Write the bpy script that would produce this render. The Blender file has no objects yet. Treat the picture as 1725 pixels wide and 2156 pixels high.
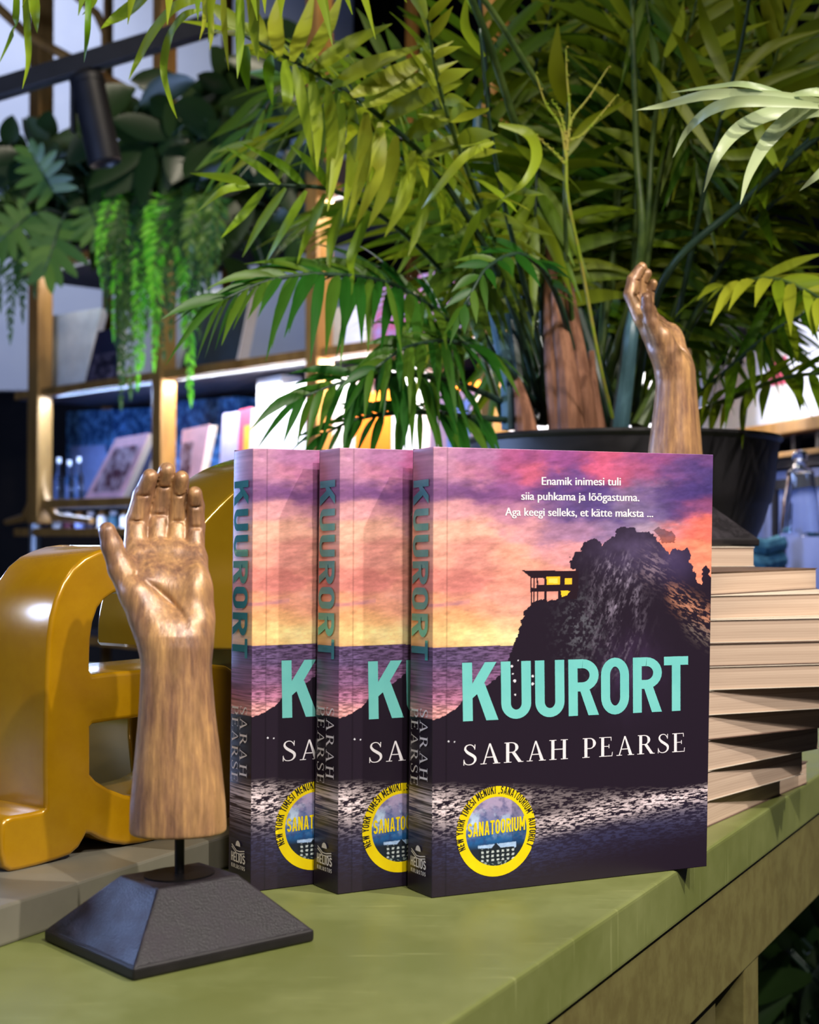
import bpy, bmesh, math, random
import numpy as np
from mathutils import Vector, Matrix, Euler

# ------------------------------------------------------------------ camera frame
FPX, CX, CY, HC, PITCH = 3100.0, 862.5, 1078.0, 0.1728, 0.0161   # table top is z = 0
CP, SP = math.cos(PITCH), math.sin(PITCH)
FLOOR_Z, CEIL_Z = -0.86, 2.15
scene = bpy.context.scene
COL = scene.collection

def ray(px, py):
    a = (px - CX) / FPX; b = -(py - CY) / FPX
    return Vector((a, CP - b * SP, SP + b * CP))
def U(px, py, d):                      # photo point at distance d along y
    r = ray(px, py); return Vector((0, 0, HC)) + r * (d / r.y)
def UZ(px, py, z=0.0):                 # photo point on the level z
    r = ray(px, py); return Vector((0, 0, HC)) + r * ((z - HC) / r.z)
def UV_(px, py, p0, n):                # photo point on a plane
    r = ray(px, py); o = Vector((0, 0, HC)); return o + r * ((Vector(p0) - o).dot(n) / r.dot(n))

cam = bpy.data.cameras.new('camera'); cam_o = bpy.data.objects.new('camera', cam); COL.objects.link(cam_o)
cam_o.location = (0, 0, HC); cam_o.rotation_euler = (math.pi / 2 + PITCH, 0, 0)
cam.sensor_fit = 'HORIZONTAL'; cam.sensor_width = 36.0; cam.lens = FPX / 1725 * 36.0
cam.clip_start = 0.02; cam.clip_end = 50
cam.dof.use_dof = True; cam.dof.focus_distance = 0.78; cam.dof.aperture_fstop = 17.0
scene.camera = cam_o
scene.view_settings.view_transform = 'Standard'; scene.view_settings.look = 'None'
scene.view_settings.gamma = 1.0; scene.view_settings.use_curve_mapping = False
scene.view_settings.exposure = 0.0

world = bpy.data.worlds.new('shop_ambient'); scene.world = world; world.use_nodes = True
world.node_tree.nodes['Background'].inputs[0].default_value = (0.62, 0.66, 0.80, 1)
world.node_tree.nodes['Background'].inputs[1].default_value = 0.10

def lamp(name, kind, loc, target, energy, color=(1, 1, 1), radius=0.03, angle=50, blend=0.4, size=None):
    L = bpy.data.lights.new(name, kind); o = bpy.data.objects.new(name, L); COL.objects.link(o)
    L.energy = energy; L.color = color; o.location = loc
    if kind == 'AREA':
        L.shape = 'RECTANGLE'; L.size, L.size_y = size
    else:
        L.shadow_soft_size = radius
    if kind == 'SPOT': L.spot_size = math.radians(angle); L.spot_blend = blend
    if target is not None:
        o.rotation_euler = (Vector(target) - Vector(loc)).to_track_quat('-Z', 'Y').to_euler()
    return o
WARM = (1.0, 0.90, 0.78)
lamp('key_spotlight', 'SPOT', (1.22, 0.24, 1.62), (0.0, 0.75, 0.06), 125, (1, 0.92, 0.84), 0.020, 46, 0.5)
lamp('second_spotlight', 'SPOT', (0.80, -0.60, 1.62), (0.0, 0.72, 0.06), 125, (1, 0.92, 0.85), 0.020, 44, 0.5)
lamp('front_spotlight', 'SPOT', (0.35, -1.0, 1.65), (0.0, 0.72, 0.08), 100, (1, 0.93, 0.88), 0.16, 46, 0.6)
lamp('palm_spotlight', 'SPOT', (0.75, 0.15, 1.75), (0.22, 1.35, 0.55), 24, (1, 0.89, 0.68), 0.03, 60, 0.6)
lamp('palm_top_spotlight', 'SPOT', (-0.55, 0.25, 1.70), (-0.05, 1.3, 0.50), 22, (1, 0.90, 0.70), 0.03, 60, 0.6)
lamp('shelf_spotlight', 'SPOT', (0.10, 1.75, 1.75), (-.45, 2.95, .40), 64, (1, .88, .70), .04, 62, .7)
lamp('greenery_fill', 'SPOT', (-.75, 1.35, 1.80), (-.60, 2.75, .95), 9, (.95, 1.0, .92), .05, 50, .7)  # unseen fill added to lift the dark foliage
lamp('blue_left_fill', 'POINT', (-1.25, 0.62, 0.50), None, 18, (0.36, 0.52, 1.0), 0.12)  # added blue fill from the left, its source unseen
lamp('blue_spine_fill', 'POINT', (-0.88, 1.58, 0.30), None, 55, (0.36, 0.52, 1.0), 0.13)  # unseen blue light added for a sheen on the book spines

# ------------------------------------------------------------------ helpers
def lin(c):
    c = [x / 255.0 for x in c[:3]]
    return tuple((x / 12.92 if x <= 0.04045 else ((x + 0.055) / 1.055) ** 2.4) for x in c)
def rgba(c): return (*lin(c), 1.0)

def mat(name, c, rough=0.5, metal=0.0, spec=0.5, c2=None, scale=20, stretch=(1, 1, 1), lo=0.4, hi=0.6, bump=0.0,
        bscale=None, coat=0.0, trans=0.0, emit=None, ior=1.45, alpha=1.0, leaf=0.0, detail=6, rough2=None):
    m = bpy.data.materials.new(name); m.use_nodes = True
    nt = m.node_tree; N = nt.nodes; K = nt.links
    b = N['Principled BSDF']; out = N['Material Output']
    b.inputs['Base Color'].default_value = rgba(c)
    b.inputs['Roughness'].default_value = rough; b.inputs['Metallic'].default_value = metal
    b.inputs['Specular IOR Level'].default_value = spec; b.inputs['IOR'].default_value = ior
    b.inputs['Coat Weight'].default_value = coat; b.inputs['Coat Roughness'].default_value = 0.12
    b.inputs['Transmission Weight'].default_value = trans
    if emit:
        b.inputs['Emission Color'].default_value = rgba(emit[0]); b.inputs['Emission Strength'].default_value = emit[1]
    if c2 is not None or bump:
        tc = N.new('ShaderNodeTexCoord'); mp = N.new('ShaderNodeMapping'); nz = N.new('ShaderNodeTexNoise')
        mp.inputs['Scale'].default_value = stretch
        nz.inputs['Scale'].default_value = scale; nz.inputs['Detail'].default_value = detail; nz.inputs['Roughness'].default_value = 0.65
        K.new(tc.outputs['Object'], mp.inputs[0]); K.new(mp.outputs[0], nz.inputs['Vector'])
        if c2 is not None:
            rp = N.new('ShaderNodeValToRGB'); rp.color_ramp.elements[0].position = lo; rp.color_ramp.elements[1].position = hi
            rp.color_ramp.elements[0].color = rgba(c); rp.color_ramp.elements[1].color = rgba(c2)
            K.new(nz.outputs['Fac'], rp.inputs[0]); K.new(rp.outputs[0], b.inputs['Base Color'])
        if rough2 is not None:
            mr = N.new('ShaderNodeMapRange'); mr.inputs['From Min'].default_value = lo; mr.inputs['From Max'].default_value = hi
            mr.inputs['To Min'].default_value = rough; mr.inputs['To Max'].default_value = rough2
            K.new(nz.outputs['Fac'], mr.inputs[0]); K.new(mr.outputs[0], b.inputs['Roughness'])
        if bump:
            bp = N.new('ShaderNodeBump'); bp.inputs['Strength'].default_value = bump; bp.inputs['Distance'].default_value = 0.001
            src = nz
            if bscale:
                src = N.new('ShaderNodeTexNoise'); src.inputs['Scale'].default_value = bscale; src.inputs['Detail'].default_value = 5
                K.new(mp.outputs[0], src.inputs['Vector'])
            K.new(src.outputs['Fac'], bp.inputs['Height']); K.new(bp.outputs[0], b.inputs['Normal'])
    if leaf:
        tr = N.new('ShaderNodeBsdfTranslucent'); mx = N.new('ShaderNodeMixShader'); mx.inputs[0].default_value = leaf
        if b.inputs['Base Color'].links: K.new(b.inputs['Base Color'].links[0].from_socket, tr.inputs[0])
        else: tr.inputs[0].default_value = rgba(c)
        K.new(b.outputs[0], mx.inputs[1]); K.new(tr.outputs[0], mx.inputs[2]); K.new(mx.outputs[0], out.inputs['Surface'])
    return m

def tag(o, label=None, cat=None, group=None, kind=None):
    if label: o['label'] = label
    if cat: o['category'] = cat
    if group: o['group'] = group
    if kind: o['kind'] = kind
    return o
def link(name, me, m=None, parent=None, loc=None, rot=None):
    if m is not None:
        for x in (m if isinstance(m, (list, tuple)) else [m]): me.materials.append(x)
    o = bpy.data.objects.new(name, me); COL.objects.link(o)
    if parent is not None: o.parent = parent
    if loc is not None: o.location = loc
    if rot is not None: o.rotation_euler = rot
    return o
def thing(name, label, cat, loc=(0, 0, 0), rz=0.0, group=None, scale=None):
    o = bpy.data.objects.new(name, None); COL.objects.link(o); o.location = loc; o.rotation_euler = (0, 0, rz)
    o.empty_display_size = 0.02
    if scale: o.scale = (scale,) * 3
    return tag(o, label, cat, group)
KIDS = {}
def copy_tree(o, parent=None):
    c = o.copy(); COL.objects.link(c)
    if parent is not None: c.parent = parent
    for ch in list(o.children): copy_tree(ch, c)
    return c

class MB:
    def __init__(s): s.v = []; s.f = []; s.mi = []; s.cur = 0
    def add(s, vs, fs):
        n = len(s.v); s.v += [tuple(v) for v in vs]; s.f += [[i + n for i in f] for f in fs]; s.mi += [s.cur] * len(fs); return s
    def box(s, c, size, rz=0.0, M=None):
        x, y, z = (k / 2 for k in size); P = []
        R = Matrix.Rotation(rz, 3, 'Z') if M is None else M
        for dx in (-x, x):
            for dy in (-y, y):
                for dz in (-z, z): P.append(Vector(c) + R @ Vector((dx, dy, dz)))
        return s.add(P, [(0, 1, 3, 2), (4, 6, 7, 5), (0, 4, 5, 1), (2, 3, 7, 6), (0, 2, 6, 4), (1, 5, 7, 3)])
    def hexa(s, b, t):   # bottom 4, top 4 (ccw)
        return s.add(list(b) + list(t), [(3, 2, 1, 0), (4, 5, 6, 7), (0, 1, 5, 4), (1, 2, 6, 5), (2, 3, 7, 6), (3, 0, 4, 7)])
    def tube(s, pts, r, n=8, cap=True):
        pts = [Vector(p) for p in pts]; rs = r if isinstance(r, (list, tuple)) else [r] * len(pts)
        rings = []; up = Vector((0, 0, 1)); base = len(s.v); V = []
        prev = None
        for i, p in enumerate(pts):
            t = (pts[min(i + 1, len(pts) - 1)] - pts[max(i - 1, 0)]).normalized()
            a = prev if prev is not None else (up if abs(t.z) < 0.9 else Vector((1, 0, 0)))
            b = t.cross(a).normalized(); a = b.cross(t).normalized(); prev = a
            for k in range(n):
                w = 2 * math.pi * k / n; V.append(p + (a * math.cos(w) + b * math.sin(w)) * rs[i])
        F = []
        for i in range(len(pts) - 1):
            for k in range(n):
                F.append((i * n + k, i * n + (k + 1) % n, (i + 1) * n + (k + 1) % n, (i + 1) * n + k))
        if cap: F.append(tuple(range(n))[::-1]); F.append(tuple((len(pts) - 1) * n + k for k in range(n)))
        return s.add(V, F)
    def lathe(s, prof, n=24, c=(0, 0, 0), sx=1.0, sy=1.0, capb=True, capt=True):
        V = []; F = []; m = len(prof)
        for r, z in prof:
            for k in range(n):
                w = 2 * math.pi * k / n; V.append((c[0] + r * sx * math.cos(w), c[1] + r * sy * math.sin(w), c[2] + z))
        for i in range(m - 1):
            for k in range(n): F.append((i * n + k, i * n + (k + 1) % n, (i + 1) * n + (k + 1) % n, (i + 1) * n + k))
        if capb: F.append(tuple(range(n))[::-1])
        if capt: F.append(tuple((m - 1) * n + k for k in range(n)))
        return s.add(V, F)
    def mesh(s, name, smooth=False, bevel=0.0, seg=2):
        me = bpy.data.meshes.new(name); me.from_pydata(s.v, [], s.f); me.update()
        me.polygons.foreach_set('material_index', s.mi)
        if bevel:
            bm = bmesh.new(); bm.from_mesh(me)
            es = [e for e in bm.edges if len(e.link_faces) == 2 and e.calc_face_angle(0) > 0.4]
            bmesh.ops.bevel(bm, geom=es, offset=bevel, segments=seg, affect='EDGES', profile=0.6)
            bm.to_mesh(me); bm.free()
        if smooth: smooth_mesh(me, smooth if not isinstance(smooth, bool) else 35)
        return me
    def build(s, name, m, parent=None, smooth=False, bevel=0.0, seg=2, loc=None, rot=None):
        return link(name, s.mesh(name, smooth, bevel, seg), m, parent, loc, rot)
def smooth_mesh(me, ang=35):
    me.polygons.foreach_set('use_smooth', [True] * len(me.polygons))
    try: me.set_sharp_from_angle(angle=math.radians(ang))
    except Exception: pass

def extrude_poly(name, outer, holes, depth, bevel=0.0, res=3):
    """outline in x,y -> solid along z (0..depth) as a mesh"""
    cu = bpy.data.curves.new(name, 'CURVE'); cu.dimensions = '2D'; cu.fill_mode = 'BOTH'
    cu.extrude = depth / 2 - bevel; cu.bevel_depth = bevel; cu.bevel_resolution = res; cu.offset = -bevel
    for loop in [outer] + list(holes):
        sp = cu.splines.new('POLY'); sp.points.add(len(loop) - 1); sp.use_cyclic_u = True
        for i, (x, y) in enumerate(loop): sp.points[i].co = (x, y, 0, 1)
    ob = bpy.data.objects.new(name, cu); COL.objects.link(ob)
    dg = bpy.context.evaluated_depsgraph_get(); dg.update()
    me = bpy.data.meshes.new_from_object(ob.evaluated_get(dg)); bpy.data.objects.remove(ob)
    for v in me.vertices: v.co.z += depth / 2
    me.materials.clear(); me.name = name
    return me
def catmull(pts, n=6, closed=False):
    P = [Vector(p) for p in pts]; out = []; m = len(P)
    rng = range(m if closed else m - 1)
    for i in rng:
        p0 = P[(i - 1) % m] if closed or i > 0 else P[0] * 2 - P[1]; p1 = P[i]; p2 = P[(i + 1) % m]
        p3 = P[(i + 2) % m] if closed or i + 2 < m else P[-1] * 2 - P[-2]
        for k in range(n):
            t = k / n
            out.append(0.5 * ((2 * p1) + (p2 - p0) * t + (2 * p0 - 5 * p1 + 4 * p2 - p3) * t * t + (3 * p1 - p0 - 3 * p2 + p3) * t ** 3))
    if not closed: out.append(P[-1])
    return out

# ------------------------------------------------------------------ room
D = Vector((0.462, 0.887, 0)).normalized(); DP = Vector((-D.y, D.x, 0))       # table edge direction, and across it
E0 = Vector((0.226, 0.933, 0))
RZ_T = math.atan2(D.y, D.x)
m_floor = mat('dark_concrete', (52, 48, 50), 0.55, c2=(70, 66, 66), scale=6)
m_ceil = mat('dark_ceiling', (40, 38, 42), 0.9, c2=(48, 46, 50), scale=3)
m_wallw = mat('pale_wall', (196, 200, 220), 0.85, c2=(204, 207, 224), scale=4)
m_walld = mat('dark_wall', (34, 32, 36), 0.9, c2=(44, 40, 42), scale=4)
def struct(name, bm, m):
    o = bm.build(name, m); o['kind'] = 'structure'; return o
struct('floor', MB().box((0.3, 1.3, FLOOR_Z - 0.03), (6.4, 7.4, 0.06)), m_floor)
struct('ceiling', MB().box((0.3, 1.3, CEIL_Z + 0.03), (6.4, 7.4, 0.06)), m_ceil)
struct('wall_back', MB().box((0.3, 5.03, (FLOOR_Z + CEIL_Z) / 2), (6.4, 0.06, CEIL_Z - FLOOR_Z)), m_walld)
struct('wall_right', MB().box((3.53, 1.3, (FLOOR_Z + CEIL_Z) / 2), (0.06, 7.4, CEIL_Z - FLOOR_Z)), m_walld)
struct('wall_left', MB().box((-2.93, 1.3, (FLOOR_Z + CEIL_Z) / 2), (0.06, 7.4, CEIL_Z - FLOOR_Z)), m_walld)
# the pale upper wall section seen top left, behind the shelving
struct('wall_inner', MB().box((-1.45, 4.55, (0.62 + CEIL_Z) / 2), (2.55, 0.06, CEIL_Z - 0.62)), m_wallw)
lamp('wall_wash_lamp', 'SPOT', (-1.2, 3.5, 1.95), (-1.3, 4.5, 1.25), 55, (0.80, 0.87, 1.0), 0.05, 110, 0.8)

# ------------------------------------------------------------------ table and riser
m_green = mat('olive_lacquer', (106, 113, 60), 0.36, c2=(126, 132, 80), scale=7, stretch=(1, 1, 1), lo=0.42, hi=0.66, bump=0.05, bscale=120, rough2=0.5)
def scratch_mat(m):
    """pale fine scratches on the worn lacquer"""
    nt = m.node_tree; N = nt.nodes; K = nt.links; b = N['Principled BSDF']
    src = b.inputs['Base Color'].links[0].from_socket
    tc = N.new('ShaderNodeTexCoord'); fac = None
    for ang, st, sc, lo in ((0.5, 22, 2.6, 0.655), (-0.35, 26, 3.4, 0.66), (1.25, 24, 2.2, 0.665)):
        mp = N.new('ShaderNodeMapping'); mp.inputs['Rotation'].default_value = (0, 0, ang); mp.inputs['Scale'].default_value = (1.6, st, 1)
        nz = N.new('ShaderNodeTexNoise'); nz.inputs['Scale'].default_value = sc * 3; nz.inputs['Detail'].default_value = 3; nz.inputs['Roughness'].default_value = 0.7
        K.new(tc.outputs['Object'], mp.inputs[0]); K.new(mp.outputs[0], nz.inputs[0])
        mr = N.new('ShaderNodeMapRange'); mr.inputs['From Min'].default_value = lo; mr.inputs['From Max'].default_value = lo + 0.09
        mr.inputs['To Max'].default_value = 0.30
        K.new(nz.outputs['Fac'], mr.inputs[0])
        if fac is None: fac = mr.outputs[0]
        else:
            ad = N.new('ShaderNodeMath'); ad.operation = 'MAXIMUM'; K.new(fac, ad.inputs[0]); K.new(mr.outputs[0], ad.inputs[1]); fac = ad.outputs[0]
    mx = N.new('ShaderNodeMixRGB'); mx.inputs[2].default_value = rgba((172, 176, 118)); K.new(fac, mx.inputs[0]); K.new(src, mx.inputs[1])
    K.new(mx.outputs[0], b.inputs['Base Color'])
scratch_mat(m_green)
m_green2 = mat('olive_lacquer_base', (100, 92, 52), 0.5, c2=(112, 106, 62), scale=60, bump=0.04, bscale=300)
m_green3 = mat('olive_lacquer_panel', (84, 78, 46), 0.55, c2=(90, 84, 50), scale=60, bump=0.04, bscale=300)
def TE(e, w, z):                       # e along the edge from E0, w inwards
    p = E0 + D * e + DP * w; return Vector((p.x, p.y, z))
def tbox(mb, e0, e1, w0, w1, z0, z1):
    q = [(e0, w0), (e1, w0), (e1, w1), (e0, w1)]
    return mb.hexa([TE(a, b, z0) for a, b in q], [TE(a, b, z1) for a, b in q])
def e_of(px, py, w=0.0):
    p = UV_(px, py, TE(0, w, 0), DP); return (p - E0).dot(D), p.z
TF, TN, TW = 0.64, -1.0, 1.15
table = thing('display_table', 'olive green lacquered display table with scratched top, under the books and hand', 'table', TE(0, 0.4, FLOOR_Z))
inv = Matrix.Translation(-Vector(table.location))
def tb(name, mb, m, **k):
    o = mb.build(name, m, None, **k); o.data.transform(inv); o.parent = table; return o
tb('table_top', tbox(MB(), TN, TF, 0, TW, -0.0285, 0), m_green, bevel=0.0022, seg=3)
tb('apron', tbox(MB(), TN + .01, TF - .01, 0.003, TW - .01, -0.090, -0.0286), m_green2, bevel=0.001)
eL0, _ = e_of(1568, 1960, 0.004); eL1, _ = e_of(1597, 1945, 0.004)
print('leg e', eL0, eL1)
wleg = max(0.03, eL1 - eL0)
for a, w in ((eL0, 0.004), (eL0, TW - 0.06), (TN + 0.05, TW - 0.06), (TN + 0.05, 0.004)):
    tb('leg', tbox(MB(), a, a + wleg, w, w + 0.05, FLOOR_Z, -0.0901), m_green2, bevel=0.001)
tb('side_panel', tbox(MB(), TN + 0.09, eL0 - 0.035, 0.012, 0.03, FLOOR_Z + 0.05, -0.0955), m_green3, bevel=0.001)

m_riser = mat('grey_green_riser', (106, 103, 90), 0.42, c2=(118, 114, 100), scale=9, bump=0.03, bscale=200)
R0 = UZ(0, 1995, 0); R1 = UZ(120, 1954, 0)
wR = ((R0 - E0).dot(DP) + (R1 - E0).dot(DP)) / 2
eR1 = (UZ(484, 1846, 0) - E0).dot(D)
RH = 0.0172
print('riser w', wR, 'end', eR1)
ob = tbox(MB(), -1.0, eR1 + 0.12, wR, wR + 0.42, 0.0002, RH).build('display_riser', m_riser, bevel=0.0012)
tag(ob, 'low grey slab riser on the table, under the big yellow letters', 'riser')

# ------------------------------------------------------------------ big yellow letters
m_yel = mat('ochre_gloss_paint', (174, 128, 8), 0.24, 0.2, 0.6, c2=(166, 120, 6), scale=40, bump=0.03, bscale=240, coat=0.6)
m_yel2 = mat('ochre_gloss_paint_deep', (150, 118, 20), 0.16, 0.45, 0.6, c2=(142, 110, 16), scale=14, bump=0.03, bscale=30, coat=0.7)
LD = Vector((0.62, 0.786, 0)).normalized(); LF = Vector((LD.y, -LD.x, 0))     # along the letter, and out of its face
ML = Matrix(((LD.x, 0, LF.x, 0), (LD.y, 0, LF.y, 0), (0, 1, 0, 0), (0, 0, 0, 1)))
A0 = UZ(25, 1836, RH)
def LP(px, py):
    p = UV_(px, py, A0, LF); return ((p - A0).dot(LD), p.z - RH)
def place_letter(me, depth, name, m, origin):
    me.transform(Matrix.Translation((0, 0, -depth))); o = link(name, me, m)
    o.matrix_world = Matrix.Translation(origin) @ ML; return o
outer_px = [(2, 1800), (1, 1765), (3, 1738), (12, 1724), (28, 1718), (60, 1713), (90, 1707), (97, 1702), (97, 1690), (96, 1600), (97, 1500), (100, 1400), (103, 1345), (109, 1300), (119, 1262), (134, 1226),
            (154, 1196), (179, 1174), (205, 1161), (232, 1152), (262, 1148), (300, 1150), (335, 1158), (362, 1176), (380, 1205), (384, 1240), (372, 1252), (346, 1254), (336, 1246), (318, 1240), (290, 1238),
            (262, 1241), (240, 1250), (222, 1263), (208, 1281), (198, 1310), (193, 1345), (191, 1400), (192, 1414), (197, 1420), (230, 1416), (300, 1410), (360, 1404), (430, 1397), (478, 1402), (520, 1428), (546, 1476),
            (554, 1540), (548, 1610), (528, 1672), (498, 1716), (455, 1738), (400, 1752), (345, 1766), (300, 1776), (265, 1780), (236, 1776), (210, 1767), (192, 1757), (184, 1756), (179, 1766), (168, 1785), (150, 1801),
            (120, 1812), (80, 1824), (40, 1834), (22, 1836), (8, 1826)]
hole_px = [(192, 1531), (197, 1525), (240, 1518), (300, 1510), (360, 1502), (400, 1502), (428, 1518), (440, 1552), (438, 1600), (420, 1640), (388, 1660), (350, 1671), (305, 1677), (265, 1674), (230, 1660), (204, 1644), (192, 1630)]
me = extrude_poly('letter_a', [LP(*p) for p in outer_px], [[LP(*p) for p in hole_px]], 0.052, 0.0022)
smooth_mesh(me, 40)
o = place_letter(me, 0.052, 'yellow_letter', m_yel, A0)
tag(o, 'glossy mustard yellow letter a seen from behind, left of the front wooden hand', 'letter', 'yellow display letters')
# second, taller letter, set behind the first: big rounded upper lobe, slot, lower lobe
dep, set_b = 0.058, 0.060
A1 = A0 - LF * set_b
def LP1(px, py):
    p0 = A0 - LF * (set_b + dep); p = UV_(px, py, p0, LF); return ((p - p0).dot(LD), p.z - RH)
Q1 = catmull([(*LP1(x, y), 0) for x, y in ((203, 1352), (207, 1290), (232, 1200), (286, 1105), (388, 1012), (480, 969), (600, 951), (720, 966), (835, 1020), (905, 1110), (930, 1230), (930, 1400), (915, 1500))], 5)
zlow = LP1(300, 1415)[1]
P = [(v[0], v[1]) for v in Q1]
sR = P[-1][0]
P += [(sR - .002, .04), (sR - .012, .015), (sR - .03, .003), (sR - .05, 0.0), (LP1(200, 1700)[0], 0.0)]
P += [(LP1(160, 1700)[0], .006), (LP1(140, 1600)[0], .022), (LP1(132, 1500)[0], .045), (LP1(132, 1430)[0], zlow - .004), (LP1(138, 1430)[0], zlow), (LP1(405, 1415)[0], zlow), (LP1(405, 1360)[0], LP1(405, 1358)[1]), (LP1(208, 1358)[0], LP1(208, 1358)[1])]
me = extrude_poly('letter_s', P, [], dep, 0.002); smooth_mesh(me, 40)
o = place_letter(me, dep, 'yellow_letter', m_yel2, A1)
tag(o, 'taller dark gold glossy letter with rounded top, behind the leftmost upright book', 'letter', 'yellow display letters')

# ------------------------------------------------------------------ lettering
FONT_JOBS, FONT_CACHE = [], {}
def want(*txt): FONT_JOBS.extend(t for t in txt if t not in FONT_JOBS)
def bake_fonts():
    obs = []
    for t in FONT_JOBS:
        cu = bpy.data.curves.new('lettering', 'FONT'); cu.body = t; cu.size = 1.0; cu.fill_mode = 'FRONT'; cu.resolution_u = 4
        o = bpy.data.objects.new('lettering', cu); COL.objects.link(o); obs.append(o)
    dg = bpy.context.evaluated_depsgraph_get(); dg.update()
    for t, o in zip(FONT_JOBS, obs):
        me = o.evaluated_get(dg).to_mesh()
        FONT_CACHE[t] = ([(v.co.x, v.co.y) for v in me.vertices], [tuple(p.vertices) for p in me.polygons])
        o.evaluated_get(dg).to_mesh_clear()
    for o in obs: bpy.data.objects.remove(o)
QUOTE = ['Enamik inimesi tuli', 'siia puhkama ja lõõgastuma.', 'Aga keegi selleks, et kätte maksta ...']
RING = 'NEW YORK TIMESI MENUKI „SANATOORIUM” AUTORILT'
want(*QUOTE)
bake_fonts()

class Flat:
    """flat lettering: polygons in a plane; every shape a little solid"""
    def __init__(s): s.v = []; s.f = []; s.k = 0; s.lay = []
    def poly(s, pts): n = len(s.v); s.v += [tuple(p[:2]) for p in pts]; s.f.append(list(range(n, n + len(pts)))); return s
    def strip(s, pts, w, closed=False):
        """a stroke of width w (number or list) along pts"""
        P = [Vector(p[:2]) for p in pts]; m = len(P); ws = w if isinstance(w, (list, tuple)) else [w] * m; n = len(s.v)
        for i, p in enumerate(P):
            a = P[(i - 1) % m] if closed or i > 0 else p; b = P[(i + 1) % m] if closed or i < m - 1 else p
            t = (b - a).normalized(); q = Vector((-t.y, t.x)) * ws[i] / 2
            s.v += [tuple(p + q), tuple(p - q)]
        for i in range(m if closed else m - 1):
            j = (i + 1) % m; s.f.append([n + 2 * i, n + 2 * i + 1, n + 2 * j + 1, n + 2 * j])
        return s
    def font(s, t, x0, y0, sx, sy, centre=False, rot=0.0, bold=0.0):
        V, F = FONT_CACHE[t]; xs = [v[0] for v in V]; x_off = -(min(xs) + max(xs)) / 2 if centre else -min(xs)
        for bx in ((0,) if not bold else (-bold, 0, bold)):
            n = len(s.v); c, d = math.cos(rot), math.sin(rot)
            for x, y in V:
                X = (x + x_off) * sx + bx; Y = y * sy; s.v.append((x0 + X * c - Y * d, y0 + X * d + Y * c))
            s.f += [[i + n for i in f] for f in F]
        return s
    def width(s): return max(v[0] for v in s.v) - min(v[0] for v in s.v)
    def put(s, other, x, y, sx, sy=None):
        sy = sx if sy is None else sy; n = len(s.v); s.v += [(x + a * sx, y + b * sy) for a, b in other.v]
        s.f += [[i + n for i in f] for f in other.f]; return s
    def mesh(s, name, fn, ink=(0, -1, 0)):
        me = bpy.data.meshes.new(name); P = [fn(*v) for v in s.v]
        par = list(range(len(P)))                      # overlapping strokes get their own thin ink layer
        def root(i):
            while par[i] != i: par[i] = par[par[i]]; i = par[i]
            return i
        for f in s.f:
            for a in f[1:]: par[root(a)] = root(f[0])
        order = {}
        for i in range(len(P)): order.setdefault(root(i), len(order))
        P = [tuple(Vector(p) + Vector(ink) * (order[root(i)] % 12) * 6e-6) for i, p in enumerate(P)]
        me.from_pydata(P, [], s.f); me.update(); return me
def arcp(cx, cy, rx, ry, a0, a1, n=10):
    return [(cx + rx * math.cos(math.radians(a0 + (a1 - a0) * i / n)), cy + ry * math.sin(math.radians(a0 + (a1 - a0) * i / n))) for i in range(n + 1)]
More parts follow.
